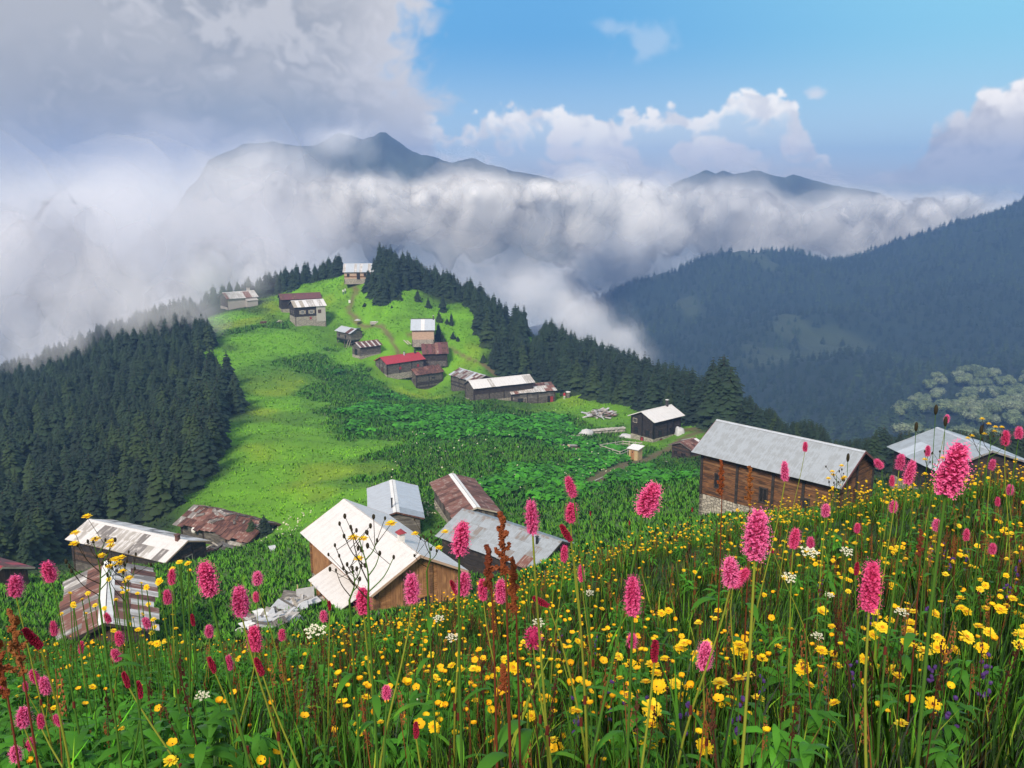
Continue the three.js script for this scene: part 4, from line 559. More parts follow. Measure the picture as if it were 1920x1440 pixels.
// ---------- turf, weeds and broad leaves on the hill ----------
function bladeTuft(seed, n, spread, width, segs = 2) {
  const R = rng(seed), pos = [], col = [], idx = [];
  for (let i = 0; i < n; i++) {
    const a = R() * 6.283, r = spread * Math.sqrt(R()), h = 0.55 + 0.45 * R(), lean = (0.1 + 0.5 * R() ** 1.5) * h, b = a + (R() - 0.5) * 2.4, w = width * (0.6 + 0.8 * R()), cx = Math.cos(a) * r, cz = Math.sin(a) * r, t = R() * 6.283, sx = Math.cos(t), sz = Math.sin(t), o = pos.length / 3, tone = 0.75 + 0.5 * R();
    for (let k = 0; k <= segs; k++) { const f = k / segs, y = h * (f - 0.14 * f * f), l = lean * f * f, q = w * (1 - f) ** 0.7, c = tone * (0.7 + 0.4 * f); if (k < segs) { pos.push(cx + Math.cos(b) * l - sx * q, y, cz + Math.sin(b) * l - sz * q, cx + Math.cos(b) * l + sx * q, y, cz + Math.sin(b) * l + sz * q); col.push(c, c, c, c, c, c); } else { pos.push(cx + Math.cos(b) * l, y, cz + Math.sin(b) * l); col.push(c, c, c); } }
    for (let k = 0; k < segs - 1; k++) idx.push(o + 2 * k, o + 2 * k + 1, o + 2 * k + 2, o + 2 * k + 1, o + 2 * k + 3, o + 2 * k + 2);
    idx.push(o + 2 * segs - 2, o + 2 * segs - 1, o + 2 * segs);
  }
  const g = new THREE.BufferGeometry(); g.setAttribute('position', new THREE.Float32BufferAttribute(pos, 3)); g.setAttribute('color', new THREE.Float32BufferAttribute(col, 3)); g.setIndex(idx); g.computeVertexNormals();
  const nn = g.attributes.normal; for (let i = 0; i < nn.count; i++) { const v = V(nn.getX(i), nn.getY(i), nn.getZ(i)); if (v.y < 0) v.negate(); v.y += 1.1; v.normalize(); nn.setXYZ(i, v.x, v.y, v.z); }
  return g;
}
function broadClump(seed, n) { // round leaves on stalks
  const R = rng(seed), pos = [], col = [], idx = [];
  for (let i = 0; i < n; i++) {
    const a = R() * 6.283, r = 0.62 * Math.sqrt(R()), y = 0.45 + 0.55 * R() * (1 - r * 0.7), s = 0.16 + 0.17 * R(), cx = Math.cos(a) * r, cz = Math.sin(a) * r, tx = (R() - 0.5) * 1.1 + Math.cos(a) * 0.5, tz = (R() - 0.5) * 1.1 + Math.sin(a) * 0.5, o = pos.length / 3, k = 0.65 + 0.7 * R();
    pos.push(cx, y + 0.02, cz); col.push(k * 0.8, k * 0.8, k * 0.8);
    for (let j = 0; j < 6; j++) { const t = (j / 6) * 6.283, q = s * (0.8 + 0.35 * R()), X = Math.cos(t) * q, Z = Math.sin(t) * q; pos.push(cx + X, y - (X * tx + Z * tz) * 0.7 - 0.05 * s, cz + Z); col.push(k, k, k); idx.push(o, o + 1 + ((j + 1) % 6), o + 1 + j); }
  }
  const g = new THREE.BufferGeometry(); g.setAttribute('position', new THREE.Float32BufferAttribute(pos, 3)); g.setAttribute('color', new THREE.Float32BufferAttribute(col, 3)); g.setIndex(idx); g.computeVertexNormals(); return g;
}
const leafMat = (o = {}) => new THREE.MeshPhysicalMaterial({ color: 0xffffff, vertexColors: true, roughness: 0.7, side: THREE.DoubleSide, transmission: 0.25, specularIntensity: 0.35, ...o });
const TURF = leafMat({ roughness: 0.9 }), LEAFY = leafMat();
const nearHouse = (x, z, m) => { for (const k in SITE) { const [cx, , cz, yaw, L, W] = SITE[k], dx = x - cx, dz = z - cz, a = Math.abs(dx * Math.cos(yaw) + dz * Math.sin(yaw)), b = Math.abs(-dx * Math.sin(yaw) + dz * Math.cos(yaw)); if (a < L / 2 + m && b < W + m) return true; } return false; };
{
  const R = rng(4242), tufts = [[], [], []], tc = [[], [], []], leaves = [[], []], lc = [[], []];
  const kindAt = (x, z) => { const c = tint(x, z); return c; };
  const visit = (x, z, step) => {
    const D = -z; if (Math.abs(x / D) > 0.68) return;
    const y = ground(x, z), [u, v] = sight(x, y, z); if (v > 1500 || u < -60 || u > 1980) return;
    if (nearHouse(x, z, -0.3) || bareSoil(x, z) > 0.4) return;
    const c = kindAt(x, z), lush = c[1] / c[0]; // deep green where broad leaves grow
    const r = R(), big = D > 60 ? 1 + (D - 60) / 260 : 1, n = fbm(x * 0.16 + 30, z * 0.16, 3);
    if (c[1] < 0.05 && D > 60) return; // under the spruces
    if (lush > 4.15 && n > 0.36 && D > 40 && r < 0.85 && !nearHouse(x, z, 1.6)) {
      const s = (0.42 + 0.42 * R()) * big * (0.7 + 0.7 * n), k = r < 0.4 ? 0 : 1, f = 0.75 + 0.75 * R(); leaves[k].push(M4(V(x, y - 0.05, z), eul((R() - 0.5) * 0.3, R() * 6.3, (R() - 0.5) * 0.3), V(s, s * (0.7 + 0.5 * R()), s))); lc[k].push(rgb(c[0] * f, c[1] * f * 1.1, c[2] * f));
    } else {
      const dark = lush > 2.75; if (!dark && (r * 7919) % 1 > 0.5 && D > 60) return; const s = (dark ? 0.3 + 0.26 * R() : 0.16 + 0.16 * R()) * big * (nearHouse(x, z, 1.2) ? 0.6 : 1), k = (r * 3) | 0, f = (dark ? 1.0 : 1.4) + 0.55 * R(), warm = R() < 0.12 ? 0.05 : 0;
      tufts[k].push(M4(V(x, y - 0.04, z), eul((R() - 0.5) * 0.3, R() * 6.3, (R() - 0.5) * 0.3), V(s * 1.5, s, s * 1.5))); tc[k].push(rgb(c[0] * f + warm, c[1] * f + warm * 0.6, c[2] * f));
    }
  };
  for (let z = -15; z > -300; z -= z > -60 ? 0.42 : z > -130 ? 0.55 : 0.72) { const st = z > -60 ? 0.42 : z > -130 ? 0.55 : 0.72; for (let x = z * 0.62; x < -z * 0.62; x += st) visit(x + (R() - 0.5) * st * 1.6, z + (R() - 0.5) * st * 1.6, st); }
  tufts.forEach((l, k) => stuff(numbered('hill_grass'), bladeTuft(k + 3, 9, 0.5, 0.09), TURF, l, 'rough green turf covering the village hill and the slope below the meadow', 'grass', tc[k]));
  leaves.forEach((l, k) => stuff(numbered('broad_leaves_ground_cover'), broadClump(k + 9, 11), LEAFY, l, 'lush broad leaved weeds covering the hollow below the village row', 'ground cover', lc[k]));
  console.log('tufts', tufts.map((l) => l.length).join(), 'leaves', leaves.map((l) => l.length).join());
  // white and pale blossoms dotted over the weeds
  const dots = [], dR = rng(77), spots = [[970, 780, 160, 130, 60], [860, 860, 118, 120, 50], [1100, 865, 112, 60, 30], [540, 985, 86, 30, 34], [810, 990, 86, 20, 30], [600, 660, 210, 60, 20]];
  for (const [u, v, D, w, n] of spots) for (let i = 0; i < n; i++) { const p = at(u + (dR() - 0.5) * 2 * w, v, D), z = p.z + (dR() - 0.5) * w * D / 300, y = ground(p.x, z), s = 0.04 + 0.05 * dR(); dots.push(M4(V(p.x, y + 0.5 + 0.3 * dR(), z), eul(dR(), dR() * 6, dR()), V(s * 1.3, s * 0.6, s * 1.3))); }
  stuff('blossoms', new THREE.IcosahedronGeometry(1, 1), new THREE.MeshStandardMaterial({ color: rgb(0.58, 0.57, 0.40), roughness: 0.9 }), dots, 'pale blossoms dotted over the lush weeds of the hillside', 'blossoms');
}
// ---------- the flowering meadow at our feet ----------
const G = (pos, idx, col) => { const g = new THREE.BufferGeometry(); g.setAttribute('position', new THREE.Float32BufferAttribute(pos, 3)); if (col) g.setAttribute('color', new THREE.Float32BufferAttribute(col, 3)); g.setIndex(idx); g.computeVertexNormals(); return g; };
function stemGeo(pts, r0, r1, n = 6, radial = 6) { const c = new THREE.CatmullRomCurve3(pts), g = new THREE.TubeGeometry(c, n, 1, radial), p = g.attributes.position, q = V(0, 0, 0); for (let i = 0; i <= n; i++) { c.getPointAt(i / n, q); const r = lerp(r0, r1, i / n); for (let j = 0; j <= radial; j++) { const k = i * (radial + 1) + j; p.setXYZ(k, q.x + (p.getX(k) - q.x) * r, q.y + (p.getY(k) - q.y) * r, q.z + (p.getZ(k) - q.z) * r); } } return g; }
function leafGeo(len, w, curl, n = 6) { const pos = [], idx = []; for (let i = 0; i <= n; i++) { const f = i / n, q = w * Math.sin(Math.PI * Math.min(1, f * 0.92 + 0.06)) ** 0.8, y = len * f * Math.cos(curl * f), z = len * f * Math.sin(curl * f); pos.push(-q, y, z + q * 0.25, 0, y, z, q, y, z + q * 0.25); if (i) { const o = i * 3; idx.push(o - 3, o - 2, o, o - 2, o + 1, o, o - 2, o - 1, o + 1, o - 1, o + 2, o + 1); } } return G(pos, idx); }
const pm = (r, g, b, o = {}) => new THREE.MeshPhysicalMaterial({ color: rgb(r, g, b), roughness: 0.65, side: THREE.DoubleSide, transmission: 0.25, specularIntensity: 0.3, ...o });
const VC = { vertexColors: true }, PINK = [pm(0.86, 0.13, 0.36, VC), pm(0.88, 0.17, 0.43, VC), pm(0.84, 0.10, 0.30, VC)], PINKDARK = pm(0.42, 0.02, 0.07, VC), STEM = pm(0.27, 0.31, 0.035), STEMG = pm(0.07, 0.17, 0.02), LEAF = pm(0.055, 0.19, 0.015), LEAFL = pm(0.11, 0.30, 0.02), NODE = pm(0.16, 0.03, 0.02);
const YEL = [pm(0.88, 0.60, 0.012), pm(0.90, 0.52, 0.012), pm(0.90, 0.68, 0.03)], ORANGE = pm(0.62, 0.24, 0.01), CALYX = pm(0.045, 0.06, 0.015), BUD = pm(0.035, 0.03, 0.018), DOCK = [pm(0.24, 0.062, 0.02), pm(0.17, 0.04, 0.018), pm(0.28, 0.10, 0.03)], CREAM = pm(0.78, 0.76, 0.60), VIOLET = pm(0.10, 0.045, 0.22);
// pink spike: many small flared florets with threads standing out, length 1
function spikeGeo(seed, n, fat, fuzz) {
  const R = rng(seed), list = [];
  for (let i = 0; i < n; i++) {
    const t = (i + R() * 0.8) / n, a = i * 2.39996 + R() * 0.6, rad = fat * Math.sin(Math.PI * clamp(0.1 + 0.86 * t, 0, 1)) ** 0.55 * (0.82 + 0.36 * R()), el = lerp(-0.25, 1.15, t ** 3) + (R() - 0.5) * 0.5, d = V(Math.cos(a) * Math.cos(el), Math.sin(el), Math.sin(a) * Math.cos(el)), len = 0.075 + 0.05 * R(), c = V(Math.cos(a) * rad * 0.72, t, Math.sin(a) * rad * 0.72);
    const cup = new THREE.CylinderGeometry(0.036 + 0.016 * R(), 0.008, len, 5, 1, true).applyQuaternion(new THREE.Quaternion().setFromUnitVectors(V(0, 1, 0), d)).translate(c.x, c.y, c.z); list.push(cup);
    const p = cup.attributes.position; for (let k = 0; k < p.count; k++) p.setXYZ(k, p.getX(k) + (R() - 0.5) * 0.014, p.getY(k) + (R() - 0.5) * 0.014, p.getZ(k) + (R() - 0.5) * 0.014);
    if (fuzz) for (let k = 0; k < 4; k++) { const e = c.clone().addScaledVector(d, len * (0.7 + 0.7 * R())), o = V(R() - 0.5, R() - 0.5, R() - 0.5).multiplyScalar(0.05); list.push(new THREE.TetrahedronGeometry(0.013).translate(e.x + o.x, e.y + o.y, e.z + o.z)); }
  }
  list.push(new THREE.SphereGeometry(0.5, 8, 8).scale(fat * 1.0, 0.9, fat * 1.0).translate(0, 0.5, 0));
  for (const g of list) for (const k of Object.keys(g.attributes)) if (k !== 'position' && k !== 'normal') g.deleteAttribute(k);
  const out = merge(list), p = out.attributes.position, col = new Float32Array(p.count * 3);
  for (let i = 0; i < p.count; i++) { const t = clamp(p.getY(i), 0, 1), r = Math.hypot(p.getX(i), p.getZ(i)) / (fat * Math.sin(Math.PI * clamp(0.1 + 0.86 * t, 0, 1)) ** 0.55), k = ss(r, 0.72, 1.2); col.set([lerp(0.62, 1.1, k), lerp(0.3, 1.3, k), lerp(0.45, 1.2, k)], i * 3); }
  out.setAttribute('color', new THREE.BufferAttribute(col, 3)); return out;
}
const SPIKES = [spikeGeo(1, 170, 0.21, true), spikeGeo(2, 190, 0.235, true), spikeGeo(3, 150, 0.185, true)], SPIKE_ROUND = spikeGeo(4, 90, 0.36, true), SPIKE_BUD = spikeGeo(5, 90, 0.115, false);
// [bearing, height, width, length] of every pink spike, its lean, and d for the dark unopened ones
const PINKS = [
  [1785, 880, 56, 104, .16], [1420, 1005, 45, 92, .05], [1632, 1100, 43, 100, -.02], [1217, 937, 42, 64, .35], [1369, 1072, 30, 58, -.1], [1388, 1084, 26, 44, .7], [1186, 1118, 33, 78, -.04], [1322, 1230, 27, 56, .05], [1000, 1195, 50, 42, 0], [865, 1010, 34, 66, .14], [997, 970, 24, 66, -.06], [1071, 961, 28, 38, .05], [1070, 913, 20, 42, -.3], [1061, 1000, 13, 38, -.55, 'd'], [1058, 1038, 17, 33, .06], [870, 1094, 27, 46, .1], [851, 1101, 15, 30, -.4, 'd'], [905, 1105, 22, 44, -.05], [939, 1108, 22, 48, .02], [772, 1105, 27, 56, -.03], [681, 1126, 32, 54, 0], [390, 1085, 36, 68, -.08], [450, 1129, 32, 58, -.05], [477, 1198, 31, 50, -.03], [92, 1072, 27, 40, -.18], [28, 1100, 32, 40, .02], [322, 1082, 16, 30, .08], [314, 1119, 18, 28, 0], [483, 1084, 18, 26, .03], [480, 1119, 13, 20, 0], [607, 1155, 15, 22, -.03], [618, 1135, 10, 20, 0, 'd'],
  [223, 1197, 20, 28, -.05], [218, 1228, 21, 25, -.35], [275, 1168, 16, 22, -.4], [202, 1158, 20, 21, -.3], [101, 1178, 15, 30, 0], [62, 1196, 20, 52, -.55, 'd'], [152, 1214, 12, 26, .15], [65, 1268, 20, 28, -.35], [85, 1285, 20, 32, -.12], [48, 1287, 10, 18, 0], [4, 1284, 13, 24, 0], [43, 1346, 26, 34, .02], [76, 1353, 15, 26, 0], [108, 1351, 12, 22, -.4], [30, 1413, 20, 28, 0], [57, 1395, 18, 24, .3], [361, 1163, 13, 24, -.12, 'd'], [392, 1184, 18, 24, -.06], [529, 1190, 16, 23, 0], [430, 1242, 16, 32, -.03], [397, 1247, 11, 34, -.3, 'd'], [236, 1275, 14, 34, -.25, 'd'], [262, 1292, 11, 38, -.03, 'd'], [486, 1250, 12, 40, -.3, 'd'], [1090, 1076, 14, 32, -.06], [1185, 1202, 27, 30, 0], [1228, 1222, 13, 46, .02, 'd'],
  [1490, 1010, 22, 38, .12], [1520, 1018, 15, 22, 0], [1548, 957, 15, 24, 0], [1607, 990, 20, 19, 0], [1675, 950, 15, 22, .1], [1757, 985, 18, 22, 0], [1812, 1003, 12, 21, 0], [1861, 1029, 16, 18, 0], [1893, 918, 16, 19, 0], [1871, 941, 9, 15, 0], [1705, 885, 19, 46, .1], [1472, 884, 14, 36, -.08], [1510, 838, 11, 18, 0], [1648, 870, 14, 20, -.7], [1688, 866, 17, 30, .05], [1673, 902, 11, 20, 0], [1740, 846, 11, 20, 0], [1775, 785, 9, 15, 0], [1886, 822, 17, 28, 0], [1911, 812, 15, 22, 0], [1860, 871, 12, 20, .1], [1014, 1128, 14, 36, -1.0, 'd'], [725, 1298, 20, 24, 0], [780, 1370, 12, 30, 0, 'd'], [1445, 1030, 10, 18, -.7, 'd'], [1606, 1066, 11, 27, 0, 'd'], [1107, 963, 6, 9, 0, 'd'], [1180, 980, 6, 9, 0, 'd'], [1298, 956, 6, 9, 0, 'd'],
];
{
  const R = rng(31337);
  const where = (u, v) => (u < 320 ? 'far left' : u < 640 ? 'left' : u < 960 ? 'middle left' : u < 1280 ? 'middle right' : u < 1600 ? 'right' : 'far right');
  const look = (i, len, lean, dark) => (i === 0 ? 'largest pink flower spike of all, in front of the far right grey roof' : i === 1 ? 'tall upright pink flower spike below the large plank house' : i === 2 ? 'tall straight pink flower spike alone low in the right half of the meadow' : i === 3 ? 'leaning fluffy pink flower spike left of the large plank house' : i === 6 ? 'slender pink flower spike alone in the middle of the yellow flowers' : i === 8 ? 'round ball shaped pink flower head low in the middle of the meadow' : i === 9 ? 'pink flower spike in front of the grey sheet roof flecked with rust' : i === 10 ? 'long narrow pink flower spike right of the red brown dock' : i === 20 ? 'pink flower spike at the lowest corner of the broad white roof' : i === 21 ? 'large pink flower spike between the streaked white barn and the broad white roof' : i === 22 ? 'pink flower spike in front of the white rubble heap' : i === 24 ? 'pink flower spike left of the red and white striped shed' : null);
  PINKS.forEach(([u, v, w, h, lean, kind], i) => {
    const round = i === 8, dark = kind === 'd', len0 = round ? 0.042 : dark ? 0.036 : 0.05 + 0.006 * (i % 3); let D = clamp((len0 * F) / h, 0.85, 7.2), p = at(u, v, D), gy = ground(p.x, p.z); for (let q = 0; q < 12 && p.y - gy < 0.34 && D > 1.15; q++) { D *= 0.93; p = at(u, v, D); gy = ground(p.x, p.z); } const len = Math.min(len0, (h * D) / F * 1.15), hgt = p.y - gy, tone = PINK[i % 3];
    const label = look(i) ?? (dark ? 'dark crimson unopened flower spike on a thin stem, ' : h > 40 ? 'full pink flower spike on a tall stem, ' : h > 26 ? 'medium pink flower spike among the grass, ' : 'small pink flower spike among the grass, ') + where(u, v) + ' of the meadow';
    const t = thing('bistort_flower', label, 'flower', V(p.x, gy, p.z), 0, look(i) ? null : label.replace(/,.*/, '').replace('spike', 'spikes') + ' ' + where(u, v));
    const k = len, top = V(0, hgt - k * 0.5 * Math.cos(lean), 0).add(V(-Math.sin(lean) * k * 0.5, 0, 0)), bend = (R() - 0.5) * 0.16 - lean * 0.1, base = V(bend * 1.3 + (R() - 0.5) * 0.1, -0.03, (R() - 0.5) * 0.16);
    part('stem', stemGeo([base, base.clone().lerp(top, 0.4).add(V(bend * 0.3, 0, 0.01)), base.clone().lerp(top, 0.85).add(V(-Math.sin(lean) * 0.015, 0, 0)), top], 0.0034, 0.0016, 8), i % 3 ? STEM : STEMG, t);
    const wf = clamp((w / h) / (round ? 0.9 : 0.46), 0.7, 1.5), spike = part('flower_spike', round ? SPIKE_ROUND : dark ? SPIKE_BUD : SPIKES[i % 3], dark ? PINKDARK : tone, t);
    spike.scale.set(k * (dark ? 1.3 : wf), k, k * (dark ? 1.3 : wf)); spike.rotation.set((R() - 0.5) * 0.25, R() * 6, 0); spike.rotation.order = 'ZXY'; spike.rotation.z = -lean; spike.position.copy(top);
    part('sheath', new THREE.CylinderGeometry(0.0034, 0.004, 0.018, 6).translate(0, 0, 0), NODE, t).position.copy(base.clone().lerp(top, 0.5).add(V(bend * 0.32, 0, 0.01)));
    for (let q = 0; q < 1 + (i % 2); q++) { const l = part('leaf', leafGeo(0.08 + 0.04 * R(), 0.0045 + 0.0025 * R(), 0.9), R() < 0.7 ? LEAF : LEAFL, t); l.position.copy(base.clone().lerp(top, 0.28 + 0.24 * q)).add(V(bend * 0.25, 0, 0)); l.rotation.set(0.7, R() * 6.3, 0, 'YXZ'); }
  });
}
// yellow flowers: daisy-like heads with many rays, and five petalled cups
function rayHead(seed, n, r) { const R = rng(seed), pos = [], idx = []; for (let ring = 0; ring < 2; ring++) for (let i = 0; i < n; i++) { const a = ((i + ring * 0.5) / n) * 6.283 + (R() - 0.5) * 0.2, l = r * (ring ? 0.68 : 1) * (0.85 + 0.25 * R()), w = (r * 2.9) / n * (0.8 + 0.4 * R()), up = (ring ? 0.42 : 0.12) * r + (R() - 0.5) * r * 0.2, c = Math.cos(a), s = Math.sin(a), o = pos.length / 3; pos.push(c * r * 0.08, 0.02 * r, s * r * 0.08, c * l * 0.6 - s * w, up * 0.8, s * l * 0.6 + c * w, c * l * 0.6 + s * w, up * 0.8, s * l * 0.6 - c * w, c * l - s * w * 0.7, up, s * l + c * w * 0.7, c * l + s * w * 0.7, up, s * l - c * w * 0.7); idx.push(o, o + 1, o + 2, o + 1, o + 3, o + 2, o + 3, o + 4, o + 2); } return G(pos, idx); }
function cupHead(r, open) { const pos = [], idx = []; for (let i = 0; i < 5; i++) { const a0 = (i / 5) * 6.283, o = pos.length / 3; for (let k = 0; k <= 3; k++) { const f = k / 3, rr = r * (0.1 + open * f ** 0.7), y = r * (1.05 - open * 0.55) * f ** 1.4, w = r * 0.62 * Math.sin(Math.PI * Math.min(0.93, 0.1 + 0.72 * f)); for (const s of [-1, 0, 1]) { const c = Math.cos(a0), n = Math.sin(a0); pos.push(c * rr - n * w * s - c * Math.abs(s) * w * 0.25, y + Math.abs(s) * 0.08 * r, n * rr + c * w * s - n * Math.abs(s) * w * 0.25); } if (k) { const q = o + k * 3; idx.push(q - 3, q - 2, q, q - 2, q + 1, q, q - 2, q - 1, q + 1, q - 1, q + 2, q + 1); } } } return G(pos, idx); }
const RAYS = [rayHead(1, 15, 1), rayHead(2, 17, 1)], CUPS = [cupHead(1, 0.75), cupHead(1, 1.0), cupHead(1, 0.6)], DISC = new THREE.SphereGeometry(0.3, 8, 5).scale(1, 0.5, 1).translate(0, 0.16, 0), CAL = new THREE.SphereGeometry(0.34, 7, 5).scale(1, 0.9, 1).translate(0, -0.2, 0), SHORT = stemGeo([V(0.12, -1, 0.05), V(0.05, -0.55, 0.02), V(0, 0, 0)], 0.010, 0.006, 5, 5);
{
  const R = rng(8088), list = [];
  for (let tries = 0; list.length < 2600 && tries < 60000; tries++) {
    const D = 1.5 + 11.5 * R() ** 0.85, x = (R() - 0.5) * 1.34 * D, gy = ground(x, -D), h = (D < 4 ? 0.07 : 0.14) + 0.28 * R(), [u, v] = sight(x, gy + h, -D); if (u < -30 || u > 1950 || v > 1455) continue;
    let keep = 0.12 + 0.95 * ss(fbm(x * 0.9 + 4, D * 0.9, 3), 0.32, 0.6); if (u < 620) keep *= 0.16; else if (u < 760) keep *= 0.55; if (R() > keep) continue;
    list.push({ x, y: gy, z: -D, h, u, v, D, cup: R() < clamp(0.62 - (u - 1100) / 1600 + (v < 1050 ? -0.25 : 0.1), 0.15, 0.8), r: R(), k: (R() * 6) | 0 });
  }
  for (const [u, v, n, w] of [[120, 1010, 0, 0], [250, 1110, 12, 50], [270, 1180, 18, 60], [160, 1130, 10, 50], [340, 1060, 5, 20]]) for (let i = 0; i < n; i++) { const D = 3 + 3 * R(), p = at(u + (R() - 0.5) * 2 * w, v + (R() - 0.5) * w, D), gy = ground(p.x, p.z); list.push({ x: p.x, y: gy, z: p.z, h: p.y - gy, u, v, D, cup: false, r: R(), k: (R() * 6) | 0 }); }
  list.sort((a, b) => a.D - b.D);
  const size = (f) => (f.cup ? 0.009 + 0.004 * f.r : (0.0105 + 0.0058 * f.r) * (f.u > 1200 && f.v > 1120 ? 1.4 : 1));
  const proto = {};
  const make = (f) => {
    const key = (f.cup ? 'c' : 'r') + (f.k % 3);
    const zone = f.v > 1230 ? (f.u < 700 ? 'low in the grass at the left bottom' : f.u < 1350 ? 'low in the grass at the middle bottom' : 'low in the grass at the right bottom') : f.u < 640 ? 'before the barns on the left' : f.u < 1000 ? 'below the broad white roof' : f.u < 1330 ? 'in the middle of the slope' : f.v < 1020 ? 'on the crest before the large plank house' : 'on the slope at the right';
    const label = (f.cup ? 'yellow cup shaped buttercup on thin stem, ' : 'yellow daisy like flower on thin stem, ') + zone, group = (f.cup ? 'yellow cup flowers ' : 'yellow rayed flowers ') + zone;
    let t; if (!proto[key]) {
      t = proto[key] = thing(f.cup ? 'buttercup_flower' : 'hawkbit_flower', label, 'flower', V(0, 0, 0), 0, group);
      const head = part('flower_head', f.cup ? CUPS[f.k % 3] : RAYS[f.k % 2], f.cup ? YEL[f.k % 2] : YEL[(f.k % 2) * 2], t); part('calyx', CAL, CALYX, t); part('stem', SHORT, STEMG, t); if (!f.cup) part('disc', DISC, ORANGE, t);
      for (const c of t.children) c.name === 'stem' || c.scale.setScalar(0.014); void head;
    } else { t = proto[key].clone(); t.name = numbered(f.cup ? 'buttercup_flower' : 'hawkbit_flower'); scene.add(t); tag(t, label, 'flower', group); }
    const s = size(f); t.position.set(f.x, f.y + f.h, f.z);
    t.children.forEach((c) => { if (c.name === 'stem') c.scale.set(f.h * 0.6, f.h + 0.03, f.h * 0.6); else { c.scale.setScalar(s); c.rotation.set((f.r - 0.35) * 0.9, f.r * 40, (f.k - 2.5) * 0.13); } });
    t.children.find((c) => c.name === 'stem').rotation.y = f.r * 50;
  };
  const big = list.slice().sort((a, b) => size(b) / b.D - size(a) / a.D), own = new Set([...big.filter((f) => f.cup).slice(0, 280), ...big.filter((f) => !f.cup).slice(0, 280)]);
  for (const f of own) make(f);
  const rest = list.filter((f) => !own.has(f)), m = (f) => M4(V(f.x, f.y + f.h, f.z), eul((f.r - 0.4) * 0.9, f.r * 40, (f.k - 2.5) * 0.13), V(1, 1, 1).multiplyScalar(size(f) * 1.1));
  stuff('yellow_blossoms', CUPS[0], YEL[1], rest.filter((f) => f.cup).map(m), 'crowd of small yellow cup flowers farther back in the meadow', 'blossoms');
  stuff('yellow_blossoms_001', RAYS[0], YEL[0], rest.filter((f) => !f.cup).map(m), 'crowd of small yellow rayed flowers along the top of the meadow', 'blossoms');
  stuff('flower_stems_grass', SHORT, STEMG, rest.map((f) => M4(V(f.x, f.y + f.h, f.z), eul(0, f.r * 50, 0), V(f.h * 0.6, f.h, f.h * 0.6))), 'thin green stems of the farther yellow flowers', 'stems');
  console.log('yellow', list.length, own.size);
}
